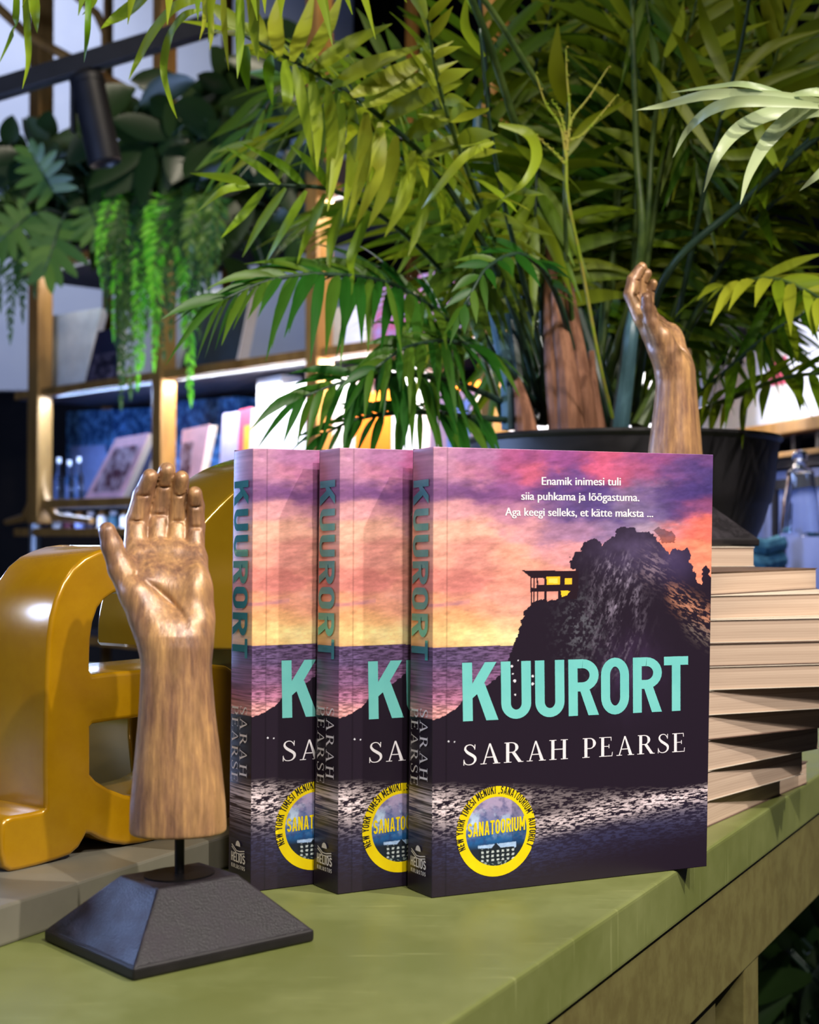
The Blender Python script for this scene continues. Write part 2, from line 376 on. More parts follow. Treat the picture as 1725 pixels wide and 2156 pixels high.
def sans(ch, W=0.50, t=0.160):
    g = Flat(); h = t / 2
    if ch == 'U':
        r = W / 2 - h; g.strip([(h, 1), (h, .6)] + arcp(W / 2, r + h + .02, r, r + .02, 180, 360, 14) + [(W - h, .6), (W - h, 1)], t)
    elif ch == 'O':
        rx = W / 2 - h; ry = .235
        g.strip(arcp(W / 2, 1 - h - ry + .01, rx, ry, 180, 0, 14) + arcp(W / 2, h + ry - .01, rx, ry, 360, 180, 14), t, True)
    elif ch == 'R':
        g.strip([(h, 0), (h, 1)], t); r = .205
        g.strip([(h, 1 - h), (W - r - h + .03, 1 - h)] + arcp(W - r - h + .03, 1 - h - r, r, r, 90, -90, 12) + [(h, 1 - h - 2 * r)], t)
        g.poly([(.19, .48), (.36, .48), (W + .03, 0), (W - .155, 0)])
    elif ch == 'K':
        g.strip([(h, 0), (h, 1)], t); W = .56
        g.poly([(t - .01, .38), (t - .01, .62), (W - .19, 1), (W, 1), (.30, .55), (.25, .47)])
        g.poly([(.215, .52), (.36, .64), (W + .02, 0), (W - .18, 0)])
    elif ch == 'S':
        W = .47; r = W / 2 - h; q = (1 - t) / 4
        g.strip(arcp(W / 2, 1 - h - q, r, q, 15, 270, 14) + arcp(W / 2, h + q, r, q, 90, -165, 14), t)
    elif ch == 'A':
        W = .54; g.poly([(W / 2 - .10, 1), (W / 2 + .03, 1), (t * 1.02, 0), (0, 0)]); g.poly([(W / 2 - .03, 1), (W / 2 + .10, 1), (W, 0), (W - t * 1.02, 0)]); g.strip([(.12, .27), (W - .12, .27)], t * .85)
    elif ch == 'N':
        g.strip([(h, 0), (h, 1)], t); g.strip([(W - h, 0), (W - h, 1)], t); g.poly([(0, 1), (t * 1.1, 1), (W, 0), (W - t * 1.1, 0)])
    elif ch == 'M':
        W = .62; g.strip([(h, 0), (h, 1)], t); g.strip([(W - h, 0), (W - h, 1)], t); g.poly([(0, 1), (t * 1.1, 1), (W / 2 + .07, .25), (W / 2 - .07, .25)]); g.poly([(W - t * 1.1, 1), (W, 1), (W / 2 + .07, .25), (W / 2 - .07, .25)])
    elif ch == 'W':
        W = .72
        for a, b in ((.07, .2), (.36, .2), (.36, .52), (.65, .52)): g.strip([(a, 1), (b, 0)], t * .9)
    elif ch == 'I': W = t; g.strip([(h, 0), (h, 1)], t)
    elif ch == 'E':
        W = .41; g.strip([(h, 0), (h, 1)], t)
        for y in (h, .5, 1 - h): g.strip([(h, y), (W, y)], t * .95)
    elif ch == 'L': W = .40; g.strip([(h, 0), (h, 1)], t); g.strip([(h, h), (W, h)], t)
    elif ch == 'H': g.strip([(h, 0), (h, 1)], t); g.strip([(W - h, 0), (W - h, 1)], t); g.strip([(h, .52), (W - h, .52)], t)
    elif ch == 'Y': W = .52; g.strip([(.07, 1), (W / 2, .45)], t); g.strip([(W - .07, 1), (W / 2, .45)], t); g.strip([(W / 2, .5), (W / 2, 0)], t)
    elif ch == 'J': W = .40; r = W / 2 - h; g.strip([(W - h, 1), (W - h, .3)] + arcp(W / 2, h + r, r, r, 0, -170, 8), t)
    elif ch in '„”':
        W = .26; y = .02 if ch == '„' else .86
        for x in (.06, .20): g.strip([(x + .02, y + .12), (x - .03, y - .1)], .09)
    elif ch == ' ': W = .22
    elif ch == 'T':
        W = .45; g.strip([(0, 1 - h), (W, 1 - h)], t * .98); g.strip([(W / 2, 0), (W / 2, 1)], t)
    return g, W
def sans_word(word, H, gap=0.07, wide=1.0):
    F = Flat(); x = 0
    for c in word:
        g, w = sans(c); F.put(g, x, 0, H * wide, H); x += (w + gap) * H * wide
    return F, x - gap * H * wide
def serif(ch):
    g = Flat(); tk, th = .125, .045; W = .7
    def ser(x, y, w=.27): g.strip([(x - w / 2, y), (x + w / 2, y)], .035)
    if ch == 'S':
        pts = catmull([(.44, .80, 0), (.37, .93, 0), (.25, .985, 0), (.12, .92, 0), (.085, .77, 0), (.17, .62, 0), (.31, .50, 0), (.44, .37, 0), (.46, .20, 0), (.37, .06, 0), (.23, .015, 0), (.10, .06, 0), (.04, .20, 0)], 5)
        m = len(pts); g.strip(pts, [.035 + .095 * math.exp(-((i / (m - 1) - .5) / .2) ** 2) for i in range(m)])
        g.strip([(.455, .99), (.445, .74)], .03); g.strip([(.03, .0), (.035, .27)], .03); W = .52
    elif ch == 'A':
        g.poly([(.34, 1), (.40, 1), (.70, 0), (.56, 0)]); g.poly([(.34, 1), (.375, .93), (.145, 0), (.095, 0)])
        g.strip([(.19, .33), (.55, .33)], th); ser(.12, .018, .24); ser(.63, .018, .28); W = .77
    elif ch == 'R':
        g.strip([(.15, 0), (.15, 1)], tk); ser(.15, .018, .30); ser(.12, .982, .2)
        pts = [(.15, .98), (.30, .98)] + arcp(.32, .74, .19, .235, 90, -90, 12) + [(.15, .50)]
        m = len(pts); g.strip(pts, [.04 + .085 * math.exp(-((i / (m - 1) - .52) / .2) ** 2) for i in range(m)])
        g.poly([(.30, .50), (.43, .53), (.72, 0), (.57, 0)]); ser(.68, .018, .18); W = .76
    elif ch == 'H':
        for x in (.15, .62): g.strip([(x, 0), (x, 1)], tk); ser(x, .018, .29); ser(x, .982, .29)
        g.strip([(.15, .52), (.62, .52)], th); W = .77
    elif ch == 'P':
        g.strip([(.15, 0), (.15, 1)], tk); ser(.15, .018, .30); ser(.12, .982, .2)
        pts = [(.15, .98), (.30, .98)] + arcp(.31, .72, .20, .26, 90, -90, 12) + [(.15, .46)]
        m = len(pts); g.strip(pts, [.04 + .085 * math.exp(-((i / (m - 1) - .52) / .2) ** 2) for i in range(m)]); W = .57
    elif ch == 'E':
        g.strip([(.15, 0), (.15, 1)], tk); g.strip([(.0, .982), (.52, .982)], .036); g.strip([(.0, .018), (.55, .018)], .036); g.strip([(.15, .52), (.42, .52)], .036)
        g.poly([(.52, 1), (.49, 1), (.50, .80), (.525, .80)]); g.poly([(.53, 0), (.56, 0), (.575, .22), (.55, .22)]); g.strip([(.42, .42), (.42, .62)], .03); W = .60
    elif ch == ' ': W = .32
    return g, W
def serif_word(word, H, gap=0.08, wide=1.0):
    F = Flat(); x = 0
    for c in word:
        g, w = serif(c); F.put(g, x, 0, H * wide, H); x += (w + gap) * H * wide
    return F, x - gap * H * wide

# ------------------------------------------------------------------ printed cover picture, worked out point by point
rng = np.random.default_rng(5)
def vnoise(x, y, seed=0):
    r = np.random.default_rng(seed); T = r.random((256, 256)); xi = np.floor(x).astype(int); yi = np.floor(y).astype(int)
    fx = x - xi; fy = y - yi; fx = fx * fx * (3 - 2 * fx); fy = fy * fy * (3 - 2 * fy)
    g = lambda a, b: T[a % 256, b % 256]
    return (g(xi, yi) * (1 - fx) + g(xi + 1, yi) * fx) * (1 - fy) + (g(xi, yi + 1) * (1 - fx) + g(xi + 1, yi + 1) * fx) * fy
def fbm(x, y, oct=5, seed=0, gain=0.55):
    s = 0; a = 1; t = 0
    for k in range(oct):
        s = s + a * vnoise(x * 2 ** k + 17.3 * k, y * 2 ** k + 5.1 * k, seed + k); t += a; a *= gain
    return s / t
def homography(src, dst):
    A = []; B = []
    for (x, y), (u, v) in zip(src, dst):
        A += [[x, y, 1, 0, 0, 0, -u * x, -u * y], [0, 0, 0, x, y, 1, -v * x, -v * y]]; B += [u, v]
    return np.append(np.linalg.solve(np.array(A, float), np.array(B, float)), 1).reshape(3, 3)
FQ = [(909.6, 1891.5), (1488, 1825), (1502, 958.5), (913, 942)]
H_UV2PX = homography([(0, 0), (1, 0), (1, 1), (0, 1)], FQ); H_PX2UV = np.linalg.inv(H_UV2PX)
def hmap(Hm, x, y):
    w = Hm[2, 0] * x + Hm[2, 1] * y + Hm[2, 2]
    return (Hm[0, 0] * x + Hm[0, 1] * y + Hm[0, 2]) / w, (Hm[1, 0] * x + Hm[1, 1] * y + Hm[1, 2]) / w
def inside(px, py, poly):
    r = np.zeros(px.shape, bool); n = len(poly)
    for i in range(n):
        (x1, y1), (x2, y2) = poly[i], poly[(i + 1) % n]
        if y1 == y2: continue
        c = ((y1 > py) != (y2 > py)) & (px < (x2 - x1) * (py - y1) / (y2 - y1) + x1); r ^= c
    return r
SKY = {955: [(920, 214, 158, 184), (1000, 176, 120, 164), (1080, 165, 85, 130), (1180, 150, 80, 140), (1300, 200, 90, 125), (1400, 140, 78, 132), (1490, 108, 70, 125)],
       1000: [(920, 186, 132, 168), (980, 205, 135, 160), (1050, 150, 85, 140), (1110, 206, 100, 126), (1200, 110, 75, 138), (1290, 206, 94, 126), (1360, 165, 88, 130), (1430, 110, 75, 130), (1490, 72, 58, 115)],
       1040: [(920, 128, 86, 132), (980, 118, 76, 132), (1060, 140, 85, 142), (1150, 92, 68, 130), (1250, 88, 66, 130), (1350, 130, 105, 145), (1430, 78, 60, 120), (1490, 70, 56, 116)],
       1080: [(920, 228, 165, 168), (1000, 215, 150, 162), (1080, 195, 135, 160), (1160, 128, 95, 146), (1250, 92, 74, 135), (1350, 130, 112, 152), (1420, 82, 64, 122), (1490, 140, 76, 118)],
       1120: [(920, 244, 190, 166), (1000, 246, 182, 160), (1100, 222, 156, 164), (1200, 170, 126, 160), (1300, 140, 115, 156), (1380, 170, 152, 176), (1440, 240, 118, 108), (1490, 246, 125, 106)],
       1170: [(920, 240, 172, 150), (1000, 226, 150, 140), (1100, 246, 174, 150), (1200, 225, 155, 160), (1440, 248, 140, 115), (1490, 248, 152, 118)],
       1230: [(920, 230, 146, 134), (980, 214, 130, 124), (1060, 240, 160, 140), (1120, 238, 160, 145), (1470, 250, 152, 122)],
       1280: [(920, 240, 162, 124), (990, 240, 165, 140), (1080, 236, 166, 150)],
       1310: [(920, 252, 190, 128), (970, 244, 180, 130), (1060, 250, 190, 150)],
       1340: [(920, 252, 206, 140), (980, 255, 222, 150), (1050, 255, 238, 176)],
       1364: [(920, 245, 190, 130), (1000, 255, 216, 146), (1070, 252, 228, 168)],
       1392: [(920, 92, 74, 110), (1000, 90, 72, 106), (1070, 98, 74, 108)],
       1440: [(920, 116, 82, 116), (1000, 112, 80, 116), (1050, 120, 84, 118)],
       1480: [(920, 150, 98, 130), (980, 160, 104, 130)], 1512: [(915, 206, 148, 148), (950, 214, 150, 146)]}
SKP = np.array([(x, y) for y, row in SKY.items() for x, *_ in row], float); SKC = np.array([lin(c) for row in SKY.values() for _, *c in row])
ROCK = [(880, 1528), (912, 1524), (940, 1513), (960, 1500), (975, 1482), (1000, 1464), (1030, 1447), (1052, 1430), (1070, 1396), (1080, 1366), (1092, 1340), (1097, 1315), (1105, 1294), (1118, 1279), (1132, 1272), (1142, 1268), (1160, 1272), (1176, 1268),
        (1190, 1259), (1204, 1254), (1212, 1240), (1210, 1207), (1200, 1204), (1202, 1182), (1212, 1170), (1225, 1165), (1228, 1150), (1238, 1141), (1250, 1138), (1265, 1146), (1270, 1155), (1280, 1140), (1300, 1131), (1302, 1119), (1318, 1113), (1340, 1116),
        (1345, 1126), (1360, 1123), (1375, 1129), (1385, 1141), (1398, 1153), (1408, 1172), (1415, 1162), (1440, 1164), (1450, 1160), (1455, 1171), (1452, 1186), (1458, 1196), (1462, 1211), (1466, 1207), (1468, 1231), (1475, 1238), (1480, 1226), (1480, 1201),
        (1487, 1196), (1494, 1206), (1497, 1230), (1520, 1250), (1520, 1920), (880, 1920)]
BUSH = [(1372, 1120), (1385, 1115), (1400, 1119), (1412, 1124), (1424, 1134), (1422, 1146), (1410, 1150), (1398, 1146), (1388, 1134)]
def cover_colors(u, v):
    x, y = hmap(H_UV2PX, u, v)
    wx = (fbm(x / 52, y / 30, 5, 1) - .5) * 110; wy = (fbm(x / 60, y / 26, 5, 7) - .5) * 46
    sea = y > 1371 - .03 * (x - 912)
    wy = np.where(sea, wy * .12, wy * np.clip((1371 - y) / 90, .12, 1)); wx = np.where(sea, 0, wx)
    xx, yy = x + wx, y + wy
    yy = np.where(sea, np.maximum(yy, 1381), np.minimum(yy, 1366))
    W = np.zeros(x.shape); Cc = np.zeros(x.shape + (3,))
    for (a, b), c in zip(SKP, SKC):
        w = np.exp(-(((xx - a) / 46) ** 2 + ((yy - b) / 19) ** 2)) + 1e-5 * np.exp(-(((xx - a) / 150) ** 2 + ((yy - b) / 60) ** 2)) + 1e-12
        if b > 1370: w = w * sea
        else: w = w * (~sea)
        W += w; Cc += w[..., None] * c
    C = Cc / np.maximum(W, 1e-15)[..., None]
    n1 = fbm(x / 26, y / 9 + x / 80, 5, 21); n2 = fbm(x / 7, y / 5, 4, 33)
    C *= np.where(sea, 1, (0.62 + 0.76 * n1) * (0.86 + .28 * n2))[..., None]
    band = np.exp(-((y - (1284 - (x - 900) * .12)) / 5) ** 2) * (x < 990) * fbm(x / 30, y / 4, 3, 41)      # thin lilac cloud bank
    C = C * (1 - band[..., None] * .8) + np.array(lin((170, 115, 150))) * band[..., None] * .8
    rip = fbm(x / 11, y / 2.0, 4, 51); C = np.where(sea[..., None], C * (0.48 + 1.25 * np.clip(rip * 2.6 - .8, 0, 1))[..., None], C)
    # cliff
    jx = (fbm(x / 9, y / 9, 4, 61) - .5) * 13; jy = (fbm(x / 8, y / 8, 4, 67) - .5) * 11
    k = np.where(y > 1520, .2, 1); low = (x < 1060)
    rk = inside(x + jx * np.where(low, .5, k), y + jy * np.where(low, .5, k), ROCK); bs = inside(x + jx * 1.4, y + jy * 1.4, BUSH)
    dark = np.array(lin((37, 28, 41))); R = np.ones(x.shape + (3,)) * dark
    th = np.radians(62); s_ = (x * np.cos(th) + y * np.sin(th)); t_ = (-x * np.sin(th) + y * np.cos(th))
    ridge = np.abs(fbm(x / 26 + y / 80, y / 60, 5, 71) * 2 - 1); ridge2 = fbm((x + y * .32) / 9, y / 34, 5, 73); ridge3 = fbm((x + y * .32) / 4.5, y / 15, 4, 75); ridge = np.clip((ridge2 - .42) * 3.5, 0, 1) * np.clip((ridge3 * .5 + fbm(x / 4, y / 6, 4, 76) * .5 - .43) * 6, 0, 1) * np.clip(1.35 - 3 * ridge, .25, 1)
    face = np.exp(-((x - (1300 + (y - 1250) * -.02)) / 46) ** 2) * np.clip((y - 1160) / 40, 0, 1) * np.clip((1480 - y) / 200, 0, 1)
    R += (ridge * face)[..., None] * (np.array(lin((150, 138, 160))) - dark)
    top = np.exp(-((y - 1165) / 48) ** 2) * np.exp(-((x - 1345) / 90) ** 2); R += top[..., None] * (np.array(lin((78, 66, 96))) - dark) * (.4 + fbm(x / 18, y / 18, 4, 77))[..., None]
    fol = np.exp(-(((x - 1225) / 40) ** 2 + ((y - 1330) / 70) ** 2)); leafn = np.clip((fbm(x / 6, y / 6, 4, 81) - .5) * 5, 0, 1)
    R += (fol * leafn)[..., None] * (np.array(lin((92, 92, 102))) - dark)
    q = y - (1228 + (x - 1400) * .62); og = np.exp(-((q - 22) / 24) ** 2) * np.clip((x - 1396) / 30, 0, 1); on = np.clip((fbm((x + y * .5) / 11, (y - x * .62) / 3.4, 4, 91) - .5) * 7, 0, 1)
    R += (og * on)[..., None] * (np.array(lin((190, 130, 104))) - dark)
    og2 = np.exp(-((q - 62) / 22) ** 2) * np.clip((x - 1430) / 30, 0, 1); R += (og2 * on)[..., None] * (np.array(lin((132, 118, 112))) - dark) * .7
    un = np.exp(-(((x - 1375) / 28) ** 2 + ((y - 1200) / 34) ** 2)); R += (un * on)[..., None] * (np.array(lin((140, 120, 130))) - dark) * .7
    R += (np.exp(-(((x - 1425) / 40) ** 2 + ((y - 1195) / 40) ** 2)) * .6)[..., None] * (np.array(lin((66, 54, 92))) - dark)
    tw = np.exp(-((x - 1330) / 55) ** 2) * np.exp(-((y - 1420) / 70) ** 2) * fbm(x / 14, y / 30, 4, 95); R += tw[..., None] * (np.array(lin((76, 56, 92))) - dark) * .8
    # night water below
    yc = np.where(x < 1120, 1702 + (x - 912) * .12, 1748 - (x - 1120) * .215); wd = np.where(x < 1120, 40, 19)
    I = np.exp(-((y - yc) / wd) ** 2) * np.where(x < 1120, np.clip(1.15 - (x - 912) / 420, .5, 1.1), 1.0) + .22 * np.exp(-((y - (1690 + (x - 1120) * -.02)) / 34) ** 2) * (x > 1080)
    I *= np.clip((y - (1652 + 9 * (fbm(x / 40, y * 0, 3, 104) - .5) + np.clip((x - 1130) / 300, 0, 1) * 30 * np.clip((1490 - x) / 300, 0, 1))) / 16, 0, 1) * (.45 + 1.1 * fbm(x / 60, y / 12, 3, 107))
    rp = np.clip((fbm(x / 8.5, (y + .12 * x) / 1.9, 4, 101) - .45) * 7, 0, 1)
    R = np.where((y > 1600)[..., None], R + (I * rp)[..., None] * (np.array(lin((226, 208, 212))) - dark), R)
    bl = np.exp(-((y - 1790) / 50) ** 2) * np.exp(-((x - 1000) / 110) ** 2) + .7 * np.exp(-((y - (yc + 45)) / 32) ** 2) * (x > 1080)
    R += (np.clip(bl, 0, 1) * (.35 + .9 * rp) * (y > 1640))[..., None] * (np.array(lin((62, 64, 104))) - dark) * .7
    C = np.where(rk[..., None], R, C); C = np.where(bs[..., None], C * .35 + dark * .65, C)
    # the house on its posts
    def fill(poly, c): 
        nonlocal C; C = np.where(inside(x, y, poly)[..., None], np.array(lin(c)), C)
    rect = lambda a, b, c, d: [(a, b), (c, b), (c, d), (a, d)]
    hd = (40, 26, 36)
    fill([(1099, 1207), (1218, 1208), (1218, 1225), (1150, 1224), (1119, 1223)], hd); fill(rect(1146, 1222, 1218, 1244), hd); fill(rect(1117, 1244, 1218, 1252), hd); fill(rect(1175, 1250, 1216, 1268), hd)
    for a in (1117.5, 1123, 1130.5): fill(rect(a, 1222, a + 2.6, 1284), hd)
    fill(rect(1146, 1252, 1151, 1274), hd); fill(rect(1130, 1238, 1150, 1245), hd)
    fill(rect(1151, 1220, 1179, 1237), (255, 196, 40)); fill(rect(1156, 1224, 1174, 1234), (255, 222, 96)); fill(rect(1189, 1223.5, 1205, 1236.5), (255, 200, 50)); fill([(1181, 1250.5), (1201, 1250.5), (1194, 1260), (1183, 1264)], (255, 206, 50))
    # harbour lights and dust
    for a, b, r in ((1084, 1441, 3), (1078, 1410, 2.5), (1080, 1426, 1.8), (1113, 1417, 3), (1122, 1431, 2.5), (1122, 1447, 3), (1091, 1398, 1.5), (945, 1568, 2), (957, 1569, 1.5), (1085, 1470, 2)):
        C = np.where((((x - a) ** 2 + (y - b) ** 2) < r * r)[..., None], np.array(lin((225, 225, 235))), C)
    crease = np.exp(-((u - 0.046) / .0022) ** 2); C = C * (1 - .38 * crease)[..., None]  # shade of the hinge groove painted in as a darker line
    return np.clip(C, 0, 1)
def spine_colors(u, v):
    """u 0 at the front edge .. 1 at the back, v up"""
    C = cover_colors(np.clip(0.016 - 0.010 * u, 0, 1), np.clip(v, 0, 1))
    x = u * 60; y = v * 950
    dk = np.clip((y - 330) / 60, 0, 1)
    C = C * (0.80 + .2 * fbm(x / 20, y / 30, 3, 5))[..., None]
    return np.clip(C, 0, 1)

m_print = bpy.data.materials.new('printed_cover'); m_print.use_nodes = True
_b = m_print.node_tree.nodes['Principled BSDF']; _a = m_print.node_tree.nodes.new('ShaderNodeVertexColor'); _a.layer_name = 'print'
m_print.node_tree.links.new(_a.outputs[0], _b.inputs['Base Color']); _b.inputs['Roughness'].default_value = 0.34; _b.inputs['Specular IOR Level'].default_value = 0.45
m_paper = mat('book_paper', (204, 180, 158), 0.85, c2=(154, 128, 108), scale=3, stretch=(1, 1, 260), lo=0.35, hi=0.75)
m_papert = mat('book_paper_upright', (226, 212, 196), 0.85, c2=(190, 172, 156), scale=3, stretch=(260, 260, 1), lo=0.35, hi=0.75)
m_teal = mat('teal_foil', (112, 200, 196), 0.42, 0.0, 0.4, c2=(122, 208, 202), scale=30)
m_white = mat('white_print', (236, 230, 236), 0.5, c2=(240, 236, 240), scale=30)
m_foil = mat('teal_mirror_foil', (92, 178, 178), 0.14, 0.55, 0.6, c2=(84, 170, 172), scale=40)
m_stick = mat('yellow_sticker', (246, 220, 6), 0.45, c2=(238, 208, 4), scale=30)
m_black = mat('black_print', (28, 26, 24), 0.5, c2=(32, 30, 28), scale=30)
m_coverb = mat('dark_cover_back', (40, 32, 46), 0.45, c2=(48, 38, 54), scale=20)

def grid_mesh(name, fn, nu, nv, cfn):
    u, v = np.meshgrid(np.linspace(0, 1, nu), np.linspace(0, 1, nv)); P = fn(u.ravel(), v.ravel())
    idx = np.arange(nu * nv).reshape(nv, nu); q = np.stack([idx[:-1, :-1], idx[:-1, 1:], idx[1:, 1:], idx[1:, :-1]], -1).reshape(-1, 4)
    return P, q, cfn(u.ravel(), v.ravel())
def colored_mesh(name, parts):
    """parts: list of (P, quads, C) joined in one mesh with a 'print' colour layer"""
    n = 0; Ps = []; Qs = []; Cs = []
    for P, q, C in parts: Ps.append(P); Qs.append(q + n); Cs.append(C); n += len(P)
    P = np.concatenate(Ps).astype(np.float32); Q = np.concatenate(Qs).astype(np.int32); C = np.concatenate(Cs)
    me = bpy.data.meshes.new(name); me.vertices.add(len(P)); me.vertices.foreach_set('co', P.ravel())
    me.loops.add(Q.size); me.loops.foreach_set('vertex_index', Q.ravel()); me.polygons.add(len(Q))
    me.polygons.foreach_set('loop_start', np.arange(0, Q.size, 4, dtype=np.int32)); me.polygons.foreach_set('loop_total', np.full(len(Q), 4, np.int32))
    me.update(calc_edges=True); me.validate()
    at = me.color_attributes.new('print', 'FLOAT_COLOR', 'POINT')
    at.data.foreach_set('color', np.concatenate([C, np.ones((len(C), 1))], 1).astype(np.float32).ravel())
    return me

# ------------------------------------------------------------------ the three upright novels
B3 = dict(fl=UZ(909.6, 1891.5), fr=UZ(1488, 1825)); B2 = dict(fl=UZ(711.7, 1884), fr=UZ(858.5, 1865)); B1 = dict(fl=UZ(527.8, 1879), fr=UZ(663, 1861.7))
e3 = (B3['fr'] - B3['fl']); BW = e3.length; e3n = e3.normalized(); n3 = Vector((-e3n.y, e3n.x, 0))
def onface(px, py):
    p = UV_(px, py, B3['fl'], n3) - B3['fl']; return p.dot(e3n), p.z
xFLT, zFLT = onface(913, 942); xFRT, zFRT = onface(1502, 958.5)
sl = UZ(858.5, 1870) - B3['fl']; T_B = sl.dot(n3); SX_B = sl.dot(e3n)
def onspine(px, py):
    k = (sl.normalized()); nn = Vector((-k.y, k.x, 0)); p = UV_(px, py, B3['fl'], nn) - B3['fl']; return p.dot(n3), p.dot(e3n), p.z
T_T, SX_T, zSLT = onspine(870, 949)
print('book W', BW, 'FLT', xFLT, zFLT, 'FRT', xFRT, zFRT, 'T bottom/top', T_B, T_T, SX_B, SX_T, zSLT)
BH = 0.2150
def front_pt(u, v, off=0.0):
    """point on the front cover (u 0..1 across, v 0..1 up)"""
    x = u * (BW + (xFRT - BW) * v) + xFLT * v * (1 - u); z = v * (zFLT + (zFRT - zFLT) * u)
    return (x, -off, z)
def spine_pt(u, v, off=0.0):
    T = T_B + (T_T - T_B) * v; sx = SX_B + (SX_T - SX_B) * v
    bul = 4 * u * (1 - u) * 0.0004
    return (sx * u + xFLT * v * (1 - u) - off - bul, T * u, v * (zFLT + (zSLT - zFLT) * u))
vf = lambda f: (lambda u, v: np.stack([np.asarray(a) + 0 * u for a in f(u, v)], 1))
front = grid_mesh('f', vf(lambda u, v: front_pt(u, v)), 470, 700, cover_colors)
spine = grid_mesh('s', vf(lambda u, v: spine_pt(1 - u, v)), 40, 560, lambda u, v: spine_colors(1 - u, v))
back = grid_mesh('b', vf(lambda u, v: (spine_pt(1, v)[0] + u * (BW - .002), T_B + (T_T - T_B) * v + 0 * u, v * BH)), 2, 30, lambda u, v: np.ones((u.size, 3)) * np.array(lin((60, 44, 70))))
back = (back[0], back[1][:, ::-1], back[2])
cover_me = colored_mesh('cover', [front, spine, back])

